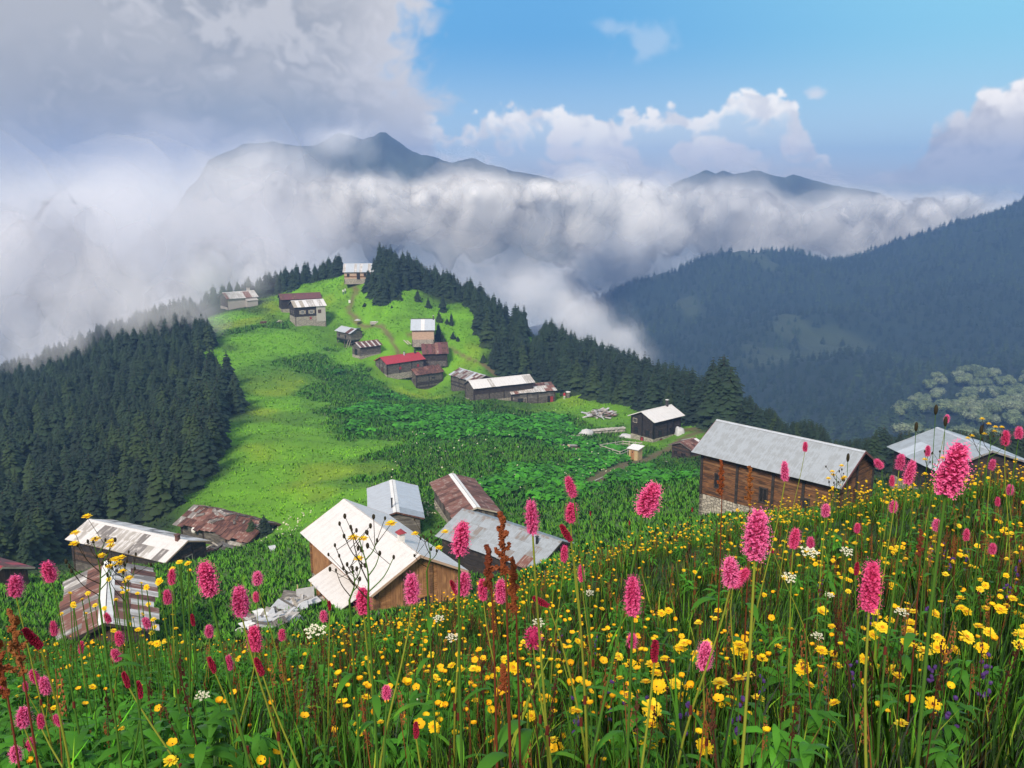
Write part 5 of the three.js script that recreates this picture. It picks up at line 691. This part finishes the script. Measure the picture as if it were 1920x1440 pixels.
// grass and stalks of the meadow
const HERB = (() => { const q = rng(12), l = []; for (let i = 0; i < 22; i++) { const a = q() * 6.3, y = 0.15 + 0.85 * q(), g = leafGeo(0.30 + 0.22 * q(), 0.045 + 0.04 * q(), 0.9 + 0.5 * q(), 3); g.rotateX(0.5 + 0.5 * q()).rotateY(a).translate(Math.cos(a) * 0.05, y * 0.8, Math.sin(a) * 0.05); const k = 0.7 + 0.6 * q(), n = g.attributes.position.count; g.setAttribute('color', new THREE.Float32BufferAttribute(new Array(n * 3).fill(k), 3)); l.push(g); } return mergeGeometries(l); })();
{
  const R = rng(616), near = [[], [], []], nc = [[], [], []], stalk = [[], []], herb = [], hc = [], viol = [];
  const tones = [[0.05, 0.17, 0.012], [0.085, 0.25, 0.014], [0.03, 0.10, 0.011], [0.16, 0.34, 0.02], [0.26, 0.34, 0.03], [0.12, 0.06, 0.02]];
  const density = (D) => (D < 4 ? 300 : D < 7 ? 170 : 80);
  for (let D = 0.6; D < 17; D += 0.1) {
    const half = D * 0.72 + 0.5, n = half * 2 * 0.1 * density(D);
    for (let i = 0; i < n; i++) {
      const x = (R() * 2 - 1) * half, z = -D - R() * 0.1, y = ground(x, z), r = R(), f = 0.8 + 0.5 * R(), patch = fbm(x * 0.9, z * 0.9, 3), leftish = ss(-x / D, 0.2, 0.5), k = (R() * 3) | 0;
      const t = tones[r < 0.34 ? 0 : r < 0.6 ? 1 : r < 0.76 ? 2 : r < 0.9 ? 3 : r < 0.95 ? 4 : 5], s = (0.10 + 0.17 * R()) * (R() < 0.06 ? 1.7 : 1);
      near[k].push(M4(V(x, y - 0.02, z), eul((R() - 0.5) * 0.35, R() * 6.3, (R() - 0.5) * 0.35), V(s * 0.8, s, s * 0.8))); nc[k].push(rgb(t[0] * f, t[1] * f * (1 + 0.4 * leftish), t[2] * f));
      if (R() < (D < 1.4 ? 0.02 : D < 4 ? 0.1 : 0.26) * (1 - 0.6 * leftish) * (patch > 0.48 ? 1.5 : 0.6)) { const q = (0.16 + 0.24 * R()); stalk[R() < 0.6 ? 0 : 1].push(M4(V(x, y - 0.02, z), eul((R() - 0.5) * 0.3, R() * 6.3, (R() - 0.5) * 0.3), V(q, q, q))); }
      if (D > 1.2 && R() < 0.06 + 0.42 * leftish * ss(D, 1.4, 3.5)) { const q = 0.08 + 0.13 * R(), g = 0.8 + 0.6 * R(); herb.push(M4(V(x, y + 0.1 * R(), z), eul((R() - 0.5) * 0.5, R() * 6.3, (R() - 0.5) * 0.5), V(q, q, q))); hc.push(rgb(0.05 * g, 0.19 * g, 0.014 * g)); }
      if (D < 6 && x > 0 && patch > 0.5 && R() < 0.03) for (let q = 0; q < 6; q++) viol.push(M4(V(x + (R() - 0.5) * 0.03, y + 0.1 + 0.14 * R(), z), eul(R(), R() * 6.3, R()), V(0.006, 0.009, 0.006)));
    }
  }
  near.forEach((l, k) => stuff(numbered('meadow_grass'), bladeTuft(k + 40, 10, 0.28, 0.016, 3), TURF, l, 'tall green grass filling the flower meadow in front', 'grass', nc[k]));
  stuff('meadow_herbs_foliage', HERB, LEAFY, herb, 'soft leafy herbs growing through the meadow grass', 'foliage', hc);
  const stalkGeo = (seed) => { const q = rng(seed), l = [stemGeo([V(0, 0, 0), V(0.02, 0.5, 0), V(0.06 * q(), 1, 0.05 * q())], 0.006, 0.003, 4, 4)]; for (let i = 0; i < 30; i++) { const y = 0.7 + 0.32 * q(), a = q() * 6.3, r = 0.006 + 0.05 * q() * (1.12 - y); l.push(new THREE.TetrahedronGeometry(0.0075 + 0.006 * q()).scale(0.8, 1.5, 0.8).translate(0.04 + Math.cos(a) * r, y, 0.02 + Math.sin(a) * r)); } for (const g of l) for (const k of Object.keys(g.attributes)) if (k !== 'position' && k !== 'normal') g.deleteAttribute(k); return merge(l); };
  stalk.forEach((l, k) => stuff(numbered('seed_stalks_grass'), stalkGeo(k + 5), k ? DOCK[2] : pm(0.085, 0.03, 0.016), l, 'thin red brown seed stalks scattered through the meadow', 'grass'));
  stuff('violet_blossoms', new THREE.IcosahedronGeometry(1, 0), VIOLET, viol, 'tiny violet blossoms low in the grass at the right', 'blossoms');
  console.log('meadow', near.map((l) => l.length).join(), stalk.map((l) => l.length).join(), herb.length, viol.length);
}
// white umbels
{
  const R = rng(95), geo = (() => { const l = []; for (let i = 0; i < 14; i++) { const a = i * 2.4, r = 0.9 * Math.sqrt(i / 14); for (let k = 0; k < 9; k++) { const q = rng(i * 31 + k), x = Math.cos(a) * r + (q() - 0.5) * 0.3, z = Math.sin(a) * r + (q() - 0.5) * 0.3; l.push(new THREE.IcosahedronGeometry(0.055 + 0.03 * q(), 0).scale(1, 0.6, 1).translate(x, 0.18 * (1 - r * r) + 0.06 * q(), z)); } } return merge(l); })(), rays = (() => { const l = []; for (let i = 0; i < 14; i++) { const a = i * 2.4, r = 0.9 * Math.sqrt(i / 14); l.push(rodGeo(V(0, -0.75, 0), V(Math.cos(a) * r, 0.16 * (1 - r * r), Math.sin(a) * r), 0.02, 0.016, 4)); } return merge(l); })();
  [[1518, 1036, 44, 'right of the tall pink spike below the large plank house'], [1588, 1035, 30, 'smaller of the pair below the large plank house'], [1480, 1084, 34, 'under the pair below the large plank house'], [1690, 1148, 32, 'right of the tall straight pink spike'], [1533, 1193, 30, 'left below the tall straight pink spike'], [590, 1184, 52, 'just below the broad white roof'], [848, 1196, 32, 'left of the round ball shaped pink head'], [822, 1160, 26, 'above the round pink head, left'], [1010, 1168, 28, 'just above the round ball shaped pink head'], [776, 1318, 30, 'low in the middle left of the grass'], [380, 1305, 34, 'low in the left grass'], [1105, 1112, 24, 'left of the slender lone pink spike'], [1555, 1116, 22, 'right of the tall straight pink spike, higher up'], [1840, 1110, 20, 'at the right edge of the meadow'], [250, 1345, 24, 'lowest in the left corner of the meadow']].forEach(([u, v, w, l]) => {
    const D = clamp((0.05 * F) / w, 1.3, 5), p = at(u, v, D), gy = ground(p.x, p.z), t = thing('umbel_flower', 'flat white flower umbel ' + l, 'flower', V(p.x, gy, p.z)), h = p.y - gy;
    const top = part('umbel', geo, CREAM, t); top.scale.setScalar(0.024); top.position.y = h; top.rotation.set(0.25, R() * 6, 0.1); const q = part('umbel_rays', rays, STEMG, t); q.scale.setScalar(0.024); q.position.y = h; q.rotation.copy(top.rotation);
    part('stem', stemGeo([V((R() - 0.5) * 0.1, -0.02, 0), V(0.01, h * 0.5, 0), V(0, h - 0.016, 0)], 0.002, 0.0013, 6, 5), STEMG, t);
  });
}
// red brown docks, budding hawk's-beards and plantain heads
{
  const R = rng(303);
  const dock = (u, v, hpx, wpx, D, label, m) => {
    const p = at(u, v, D), k = D / F, len = hpx * k, rad = (wpx * k) / 2, b = at(u, v + hpx / 2, D), gy = ground(b.x, b.z), t = thing('dock_plant', label, 'plant', V(b.x, gy, b.z)), y0 = b.y - gy, l = []; void p;
    for (let i = 0; i < 420; i++) { const f = R(), br = Math.floor(f * 13), a = br * 2.4 + (R() - 0.5) * 0.5, o = R(), rr = rad * (1 - f * 0.75) * o * (0.4 + 0.6 * Math.abs(Math.sin(br * 1.7))), s = 0.0022 + 0.0022 * R(); l.push(new THREE.TetrahedronGeometry(s).scale(1, 0.6, 1).rotateY(R() * 6).rotateX(R() * 3).translate(Math.cos(a) * rr + (R() - 0.5) * 0.004, y0 + len * (f * 0.93 + 0.09 * o), Math.sin(a) * rr + (R() - 0.5) * 0.004)); }
    part('seed_head', merge(l), m, t); part('stem', stemGeo([V(0.02, -0.02, 0), V(0.005, y0, 0), V(0, y0 + len, 0)], 0.003, 0.0012, 8, 5), DOCK[1], t);
    for (let i = 0; i < 3; i++) { const q = part('leaf', leafGeo(0.1, 0.012, 1.0), LEAF, t); q.position.set(0.01, y0 * (0.2 + 0.2 * i), 0); q.rotation.set(0.6, R() * 6, 0, 'YXZ'); }
  };
  dock(942, 1012, 135, 52, 1.25, 'tall red brown dock in front of the grey sheet roof flecked with rust', DOCK[0]); dock(916, 1058, 95, 26, 1.3, 'narrow red brown dock left of the tallest one', DOCK[1]); dock(962, 1090, 120, 34, 1.3, 'red brown dock drooping below the tallest one', DOCK[0]); dock(944, 1265, 60, 20, 1.2, 'short red brown dock low in the middle of the grass', DOCK[0]);
  dock(1350, 893, 75, 22, 2.4, 'thin rusty dock in front of the plank wall, left', DOCK[0]); dock(1403, 905, 78, 26, 2.4, 'thin rusty dock in front of the plank wall, beside the window', DOCK[2]); dock(38, 1195, 150, 62, 1.15, 'feathery pale brown dock at the left edge of the meadow', DOCK[2]); dock(8, 1235, 150, 50, 1.1, 'feathery red brown dock cut by the left edge', DOCK[0]); dock(1722, 1015, 60, 22, 2.2, 'small brown dock below the largest pink spike', DOCK[1]);
  const hawk = (u, v, D, spread, n, yellow, label) => { // forked stems with dark buds, some open
    const k = D / F, b = at(u, v + spread * 0.75, D), gy = ground(b.x, b.z), t = thing('hawksbeard_plant', label, 'plant', V(b.x, gy, b.z)), y0 = b.y - gy, fork = V(0, y0, 0);
    part('stem', stemGeo([V(0.02, -0.02, 0.02), V(0.008, y0 * 0.5, 0), fork], 0.0026, 0.0018, 6, 5), STEMG, t);
    const crown = V((R() - 0.5) * 0.02, y0 + spread * k * 1.15, 0), axis = (f) => fork.clone().lerp(crown, f).add(V(Math.sin(f * 3) * 0.006, 0, 0)); part('stem', stemGeo([fork, axis(0.5), crown], 0.0015, 0.0007, 6, 4), STEMG, t);
    for (let i = 0; i < n; i++) {
      const f = (i + 0.6) / n, side = i % 2 ? 1 : -1, o = axis(f * 0.85), L = spread * k * (0.95 - 0.6 * f) * (0.6 + 0.6 * R()), a = side * (0.35 + 0.4 * R()), e = o.clone().add(V(Math.sin(a) * L, Math.cos(a) * L, (R() - 0.5) * L)), mid = o.clone().lerp(e, 0.5).add(V(Math.sin(a) * L * 0.12, -L * 0.05, 0));
      const br = part('branch', stemGeo([o, mid, e], 0.0010, 0.0005, 6, 4), i % 2 ? STEMG : BUD, t), m = 2 + ((R() * 3) | 0);
      for (let q = 0; q < m; q++) { const h2 = q ? mid.clone().lerp(e, R() * 0.9) : e, tip = q ? h2.clone().add(V((R() - 0.5) * 0.06, 0.012 + 0.03 * R(), (R() - 0.5) * 0.03)) : h2; if (q) part('twig', rodGeo(h2, tip, 0.0005, 0.0004, 4), BUD, br); const open = yellow && R() < yellow, hd = part(open ? 'flower_head' : 'bud', open ? RAYS[0] : new THREE.SphereGeometry(1, 7, 6).scale(0.75, 1.35, 0.75), open ? YEL[0] : BUD, br); hd.scale.setScalar(open ? 0.008 : 0.0022 + 0.0012 * R()); hd.position.copy(tip); }
    }
    for (let i = 0; i < 3; i++) { const q = part('leaf', leafGeo(0.045 + 0.02 * R(), 0.006, 0.9), LEAF, t); q.position.set(0.004, y0 * (0.5 + 0.16 * i), 0); q.rotation.set(0.9, R() * 6, 0, 'YXZ'); }
  };
  hawk(690, 1040, 1.15, 125, 7, 0.04, 'branching stem of dark buds in front of the broad white roof'); hawk(655, 1080, 1.3, 60, 5, 0.15, 'short stem of dark buds in front of the white lean-to roof'); hawk(186, 1045, 1.35, 105, 8, 0.3, 'leafy branching plant with yellow heads in front of the striped shed'); hawk(235, 1075, 1.5, 80, 6, 0.25, 'branching stem of small buds right of the leafy yellow headed plant'); hawk(800, 1030, 1.7, 55, 4, 0.35, 'thin forked plant with yellow heads right of the capped roof vent'); hawk(1560, 905, 2.6, 50, 5, 0.4, 'forked stem with yellow heads against the large grey roof'); hawk(1745, 880, 2.4, 60, 4, 0.2, 'forked stem of buds against the far right grey roof'); hawk(1850, 830, 2.6, 60, 5, 0.6, 'forked stem with bright yellow heads right of the far right roof');
  [[1755, 768, 2.6, 'tallest dark plantain head against the pale trees'], [1773, 790, 2.6, 'dark plantain head beside the tallest one'], [1718, 800, 2.8, 'dark plantain head left of the tallest one'], [1840, 806, 2.8, 'dark plantain head farthest right against the trees'], [1590, 858, 3, 'dark plantain head against the right end of the large grey roof']].forEach(([u, v, D, l]) => { const p = at(u, v, D), gy = ground(p.x, p.z), h = p.y - gy, t = thing('plantain_flower', l, 'plant', V(p.x, gy, p.z)); part('seed_head', new THREE.SphereGeometry(1, 8, 8).scale(0.006, 0.016, 0.006).translate(0, h, 0), BUD, t); part('stem', stemGeo([V(0.05, -0.02, 0), V(0.02, h * 0.5, 0), V(0, h - 0.012, 0)], 0.0016, 0.001, 6, 4), STEMG, t); });
}
// ---------- people and small things of the village ----------
function person(u, v, D, hgt, turn, top, legs, label) { // one continuous figure, seen from very far away
  const p = at(u, v, D), t = thing('person', label, 'person', V(p.x, ground(p.x, p.z), p.z), turn), s = hgt / 1.7;
  const lathe = (pts, sx) => new THREE.LatheGeometry(pts.map(([r, y]) => new THREE.Vector2(r, y)), 12).scale(sx, 1, 0.62);
  const limb = (a, b, r, r2) => rodGeo(a, b, r, r2, 8);
  const body = merge([lathe([[0.0, 0.78], [0.17, 0.82], [0.15, 1.02], [0.2, 1.3], [0.19, 1.4], [0.07, 1.46], [0.06, 1.52]], 1), limb(V(0.2, 1.38, 0), V(0.27, 1.08, 0.03), 0.055, 0.045), limb(V(0.27, 1.08, 0.03), V(0.25, 0.84, 0.1), 0.043, 0.032), limb(V(-0.2, 1.38, 0), V(-0.28, 1.1, 0.02), 0.055, 0.045), limb(V(-0.28, 1.1, 0.02), V(-0.26, 0.85, 0.08), 0.043, 0.032)]);
  part('clothing', body, mats[top], t); part('trousers', merge([limb(V(0.09, 0.86, 0), V(0.11, 0.46, 0.05), 0.09, 0.065), limb(V(0.11, 0.46, 0.05), V(0.12, 0.03, 0), 0.06, 0.045), limb(V(-0.09, 0.86, 0), V(-0.1, 0.46, 0), 0.09, 0.065), limb(V(-0.1, 0.46, 0), V(-0.12, 0.03, -0.08), 0.06, 0.045), new THREE.SphereGeometry(0.1, 8, 6).scale(0.55, 0.4, 1.1).translate(0.12, 0.04, 0.05), new THREE.SphereGeometry(0.1, 8, 6).scale(0.55, 0.4, 1.1).translate(-0.12, 0.04, -0.03)]), mats[legs], t);
  const head = part('head', merge([new THREE.SphereGeometry(0.1, 14, 12).scale(0.86, 1.15, 0.98).translate(0, 1.62, 0.01), new THREE.ConeGeometry(0.018, 0.04, 5).rotateX(1.57).translate(0, 1.61, 0.11), new THREE.SphereGeometry(0.025, 6, 5).translate(0.09, 1.61, 0), new THREE.SphereGeometry(0.025, 6, 5).translate(-0.09, 1.61, 0)]), mats.skin, t); part('hair', new THREE.SphereGeometry(0.106, 12, 8, 0, 6.3, 0, 1.5).scale(0.9, 1.12, 1).rotateX(-0.3).translate(0, 1.64, -0.005), mats.soot, head);
  part('hand', new THREE.SphereGeometry(0.045, 8, 6).scale(0.6, 1.2, 0.8).translate(0.25, 0.79, 0.11), mats.skin, t); part('hand', new THREE.SphereGeometry(0.045, 8, 6).scale(0.6, 1.2, 0.8).translate(-0.26, 0.8, 0.09), mats.skin, t);
  t.scale.setScalar(s); return t;
}
person(643.5, 550, 266, 1.7, 0.5, 'chalk', 'jean', 'left of two tiny people standing together on the path below the hilltop house, pale top');
person(647.5, 551, 266, 1.65, -0.6, 'tarp', 'jean', 'right of two tiny people standing together on the path below the hilltop house, grey top');
person(1058, 750, 199, 1.65, 0.2, 'crimson', 'chalk', 'tiny person in a red top and white trousers right of the village row');
const on = (u, v, D) => { const p = at(u, v, D); return V(p.x, ground(p.x, p.z), p.z); };
{ // white parasol with benches on the path
  const t = thing('parasol', 'white parasol standing beside the path on the upper slope', 'parasol', on(670, 589, 249)); part('pole', rodGeo(V(0, -0.1, 0), V(0, 2.1, 0), 0.04), mats.grey, t); part('canopy', new THREE.ConeGeometry(1.0, 0.4, 10, 1, true).translate(0, 2.1, 0), mats.tarp, t); for (let i = 0; i < 10; i++) part('rib', rodGeo(V(0, 2.28, 0), V(Math.cos(i * 0.628) * 0.98, 1.9, Math.sin(i * 0.628) * 0.98), 0.015), mats.grey, t);
  const b = thing('picnic_table', 'dark table on a pale slab under the white parasol', 'table', on(671, 590, 247.5)); part('table_top', bx(1.2, 0.06, 0.8, 0, 0.74, 0), mats.jean, b); for (const x of [-0.5, 0.5]) for (const z of [-0.3, 0.3]) part('leg', bx(0.08, 0.72, 0.08, x, 0.36, z), mats.soot, b); part('bench', bx(1.3, 0.08, 0.35, 0, 0.42, 0.75), mats.jean, b); part('bench', bx(1.3, 0.08, 0.35, 0, 0.42, -0.75), mats.jean, b); part('slab', bx(2.3, 0.14, 2.2, 0, 0.05, 0), mats.chalk, b);
}
{ // trough, white post and barrel
  const t = thing('stone_trough', 'low grey stone trough beside the path below the parasol', 'trough', on(702, 605, 244), 0.3); part('side', merge([bx(2.2, 0.7, 0.2, 0, 0.3, 0.5), bx(2.2, 0.7, 0.2, 0, 0.3, -0.5), bx(0.2, 0.7, 0.8, 1, 0.3, 0), bx(0.2, 0.7, 0.8, -1, 0.3, 0)]), mats.rock, t); part('lid', bx(1.9, 0.06, 0.9, 0, 0.62, 0), mats.chalk, t);
  const q = thing('white_signboard', 'small white board on a post beside the path below the hilltop house', 'signboard', on(655, 559, 260), 0.1); part('board', bx(0.55, 0.9, 0.06, 0, 0.75, 0), mats.chalk, q); part('post', bx(0.1, 1.1, 0.1, 0, 0.4, -0.08), mats.grey, q);
  const r = thing('water_barrel', 'grey barrel with a white lid right of the village row', 'barrel', on(1065, 749, 200)); part('barrel_body', new THREE.CylinderGeometry(0.5, 0.46, 1.3, 16).translate(0, 0.6, 0), mats.grey, r); part('lid', new THREE.CylinderGeometry(0.56, 0.56, 0.14, 16).translate(0, 1.32, 0), mats.chalk, r);
}
{ // outhouse and the pen beside it
  const t = thing('outhouse', 'little yellow wooden outhouse with a white slanting roof', 'outhouse', on(1191, 873, 132), -0.62), H = 1.9;
  for (const [w, x, z, ry] of [[1.5, 0, 0.75, 0], [1.5, 0, -0.75, 0], [1.4, 0.75, 0, 1.5708], [1.4, -0.75, 0, 1.5708]]) { const wl = part('wall', bx(w, H + 0.6, 0.06, 0, H / 2 - 0.3, 0).rotateY(ry).translate(x, 0, z), mats.straw, t); for (let i = 0; i < 5; i++) part('plank', bx(w / 5 - 0.02, H, 0.03, -w / 2 + (i + 0.5) * w / 5, H / 2, 0.035 * (ry ? Math.sign(x) : Math.sign(z)), i).rotateY(ry).translate(x, 0, z), mats.straw, wl); }
  part('roof', bx(2.0, 0.07, 2.1, 0, 0, 0).rotateX(0.1).translate(0, H + 0.1, 0), mats.chalk, t); const d = part('door', bx(0.6, 1.6, 0.04, -0.1, 0.85, 0.81), mats.orangeV, t); part('peephole', bx(0.16, 0.2, 0.03, -0.1, 1.4, 0.835), mats.black, d);
  const pen = [[1123, 848, 139], [1168, 829, 146], [1203, 841, 144], [1162, 862, 134]].map((q) => on(...q)), f = thing('rail_fence', 'square pen of pale rails left of the little yellow outhouse', 'fence', pen[0].clone());
  for (let i = 0; i < 4; i++) { const a = pen[i].clone().sub(pen[0]), b = pen[(i + 1) % 4].clone().sub(pen[0]); for (let k = 0; k < 3; k++) part('post', bx(0.12, 1.3, 0.12).translate(lerp(a.x, b.x, k / 3), lerp(a.y, b.y, k / 3) + 0.45, lerp(a.z, b.z, k / 3)), mats.rail, f); for (const h of [0.55, 0.95]) part('rail', rodGeo(a.clone().add(V(0, h, 0)), b.clone().add(V(0, h, 0)), 0.07, 0.06), mats.rail, f); }
}
{ // logs round the bare garden plots
  const log = (name, label, a, b, r, m, cat) => { const p = on(...a), q = on(...b), t = thing(name, label, cat ?? 'log', p.clone()), d = q.clone().sub(p); part('bark', rodGeo(V(0, r * 0.8, 0), d.clone().add(V(0, r * 0.8, 0)), r, r * 0.8, 8), m, t); part('cut_end', new THREE.CylinderGeometry(r * 0.78, r * 0.78, 0.04, 8).applyQuaternion(new THREE.Quaternion().setFromUnitVectors(V(0, 1, 0), d.clone().normalize())).translate(0, r * 0.8, 0), mats.straw, t); };
  log('fallen_pole', 'long pale pole lying above the bare garden plot', [1064, 809, 150], [1104, 797, 154], 0.13, mats.rail, 'pole'); log('fallen_pole', 'short white pole at the upper left corner of the bare garden plot', [1040, 828, 142], [1054, 818, 146], 0.11, mats.chalk, 'pole'); log('fallen_pole', 'pale pole along the lower edge of the bare garden plot', [1044, 834, 140], [1062, 840, 138], 0.14, mats.rail, 'pole'); log('log', 'thick grey log at the lower right of the bare garden plot', [1066, 839, 138], [1081, 832, 140], 0.26, mats.rock); log('pole', 'upright white pole in front of the small dark shed', [1286, 882, 120], [1286.2, 879, 119.5], 0.08, mats.chalk, 'pole'); log('fallen_board', 'pale board leaning on the ground left of the small dark shed', [1249, 862, 126], [1257, 872, 124], 0.16, mats.rail, 'board'); log('fallen_pole', 'reddish pole beside the lower end of the footpath', [1114, 908, 100], [1130, 899, 104], 0.1, mats.rail, 'pole');
  const tarp = (u, v, D, w, h, d, yaw, label) => { const g = new THREE.SphereGeometry(1, 22, 12, 0, 6.3, 0, 1.6), p = g.attributes.position; for (let i = 0; i < p.count; i++) { const n = 0.75 + 0.55 * fbm(p.getX(i) * 2.2 + u, p.getZ(i) * 2.2 + p.getY(i) * 3, 3); p.setXYZ(i, p.getX(i) * n * w, p.getY(i) * n * h, p.getZ(i) * n * d); } g.computeVertexNormals(); const t = thing('covered_pile', label, 'covered pile', on(u, v, D), yaw); part('tarpaulin', g, mats.tarp, t); part('weight', new THREE.DodecahedronGeometry(0.16).translate(0, h * 0.85, 0), mats.rock, t); };
  tarp(1100, 795, 156, 1.5, 1.1, 0.8, 0.5, 'pile under a pale grey tarpaulin above the bare garden plot'); tarp(1174, 803, 156, 1.3, 0.7, 0.7, -0.4, 'low pale heap against the left side of the dark chalet'); tarp(1275, 795, 152, 0.9, 1.4, 0.9, 0, 'grey covered stack at the right end of the dark chalet');
  const wall = thing('stone_wall', 'low rough stone wall on the slope left of the dark chalet', 'wall', on(1110, 801, 158)), R = rng(9), a = on(1110, 801, 158), b = on(1172, 788, 163); for (let i = 0; i < 46; i++) { const f = (i % 23) / 23, q = a.clone().lerp(b, f).sub(a), s = 0.26 + 0.18 * R(); part('stone', new THREE.DodecahedronGeometry(s).scale(1.3, 0.8, 1).rotateY(R() * 3).translate(q.x, q.y + (i < 23 ? 0.15 : 0.6), q.z), mats.rock, wall); }
}
function heap(name, label, u, v, D, n, rx, rz, ms, seed, big) { // collapsed boards, sheets and stones
  const R = rng(seed), p = on(u, v, D), t = thing(name, label, 'rubble heap', p);
  for (let i = 0; i < n; i++) { const x = (R() + R() - 1) * rx, z = (R() + R() - 1) * rz, y = ground(p.x + x, p.z + z) - p.y + (1 - Math.hypot(x / rx, z / rz)) * big * 0.9 * R(), r = R(), m = mats[ms[(R() * ms.length) | 0]]; if (r < 0.3) part('stone', new THREE.DodecahedronGeometry(0.14 + 0.2 * R()).scale(1, 0.7, 1.2).rotateY(R() * 3).translate(x, y + 0.1, z), mats.rock, t); else part(r < 0.65 ? 'board' : 'broken_sheet', bx(r < 0.65 ? 0.18 : 0.6 + 0.5 * R(), 0.035, 0.8 + 1.2 * R(), 0, 0, 0, R() * 3).rotateX((R() - 0.5) * 0.7).rotateY(R() * 6).rotateZ((R() - 0.5) * 0.5).translate(x, y + 0.25, z), m, t); }
}
heap('rubble_heap', 'collapsed hut of white sheets and rubble on the crest right of the village row', 1129, 768, 178, 110, 3.4, 4.6, ['tarp', 'whiteB', 'grey', 'rustPale', 'pale', 'tarp'], 71, 1.2);
heap('rubble_heap', 'heap of white boards, sheets and stones left of the broad white roof', 500, 1158, 44, 70, 1.2, 2.0, ['chalk', 'whiteB', 'pale', 'tarp', 'grey'], 72, 0.5);
heap('rubble_heap', 'scattered scraps and stones beside the lean-to of the broad white roof', 556, 1118, 49, 40, 0.9, 1.8, ['pale', 'grey', 'tarp', 'whiteB'], 73, 0.5);
heap('rubble_heap', 'pale scraps on the grass left of the black chalet on a stone ground floor', 525, 612, 250, 16, 1.6, 1.4, ['chalk', 'tarp', 'pale'], 74, 0.6);
heap('rubble_heap', 'fallen timbers beside the decaying barn with the rusty roof', 415, 1032, 86, 34, 2.4, 1.4, ['grey', 'rust', 'greyB', 'pale'], 75, 0.7);
{ const t = thing('drying_rack', 'small frame with a grey sheet hung out left of the broad white roof', 'rack', on(572, 1096, 50), 0.4); for (const x of [-0.45, 0.35]) part('post', bx(0.06, 1.5, 0.06, x, 0.6, 0), mats.straw, t); part('cloth', bx(1.05, 0.75, 0.02, -0.02, 0.72, 0.05), mats.tarp, t);
  const s = thing('metal_sheet', 'small pale green sheet lying in the grass right of the decaying barn', 'sheet', on(512, 1041, 78), 0.5); part('panel', bx(0.62, 0.03, 0.9, 0, 0.36, 0).rotateX(0.2), mats.tarp, s); part('stone', new THREE.DodecahedronGeometry(0.14).translate(0, 0.18, 0), mats.rock, s);
  const w = thing('ramp', 'pale plank ramp down to the pinkish cottage door', 'ramp', on(760, 622, 231), 0.5); part('board', bx(0.3, 0.1, 3.6, 0, 0.4, 0).rotateX(0.2), mats.rail, w); part('board', bx(0.3, 0.1, 3.6, 0.7, 0.4, 0).rotateX(0.2), mats.rail, w);
  const d = thing('wood_stack', 'reddish stack of boards on the slope left of the black chalet', 'wood stack', on(493, 606, 248), 0.4); for (let i = 0; i < 5; i++) part('board', bx(1.6, 0.12, 0.9, 0.05 * i, 0.1 + i * 0.13, 0, i), mats[i % 2 ? 'brown' : 'rustB'], d);
}
renderer.render(scene, camera);
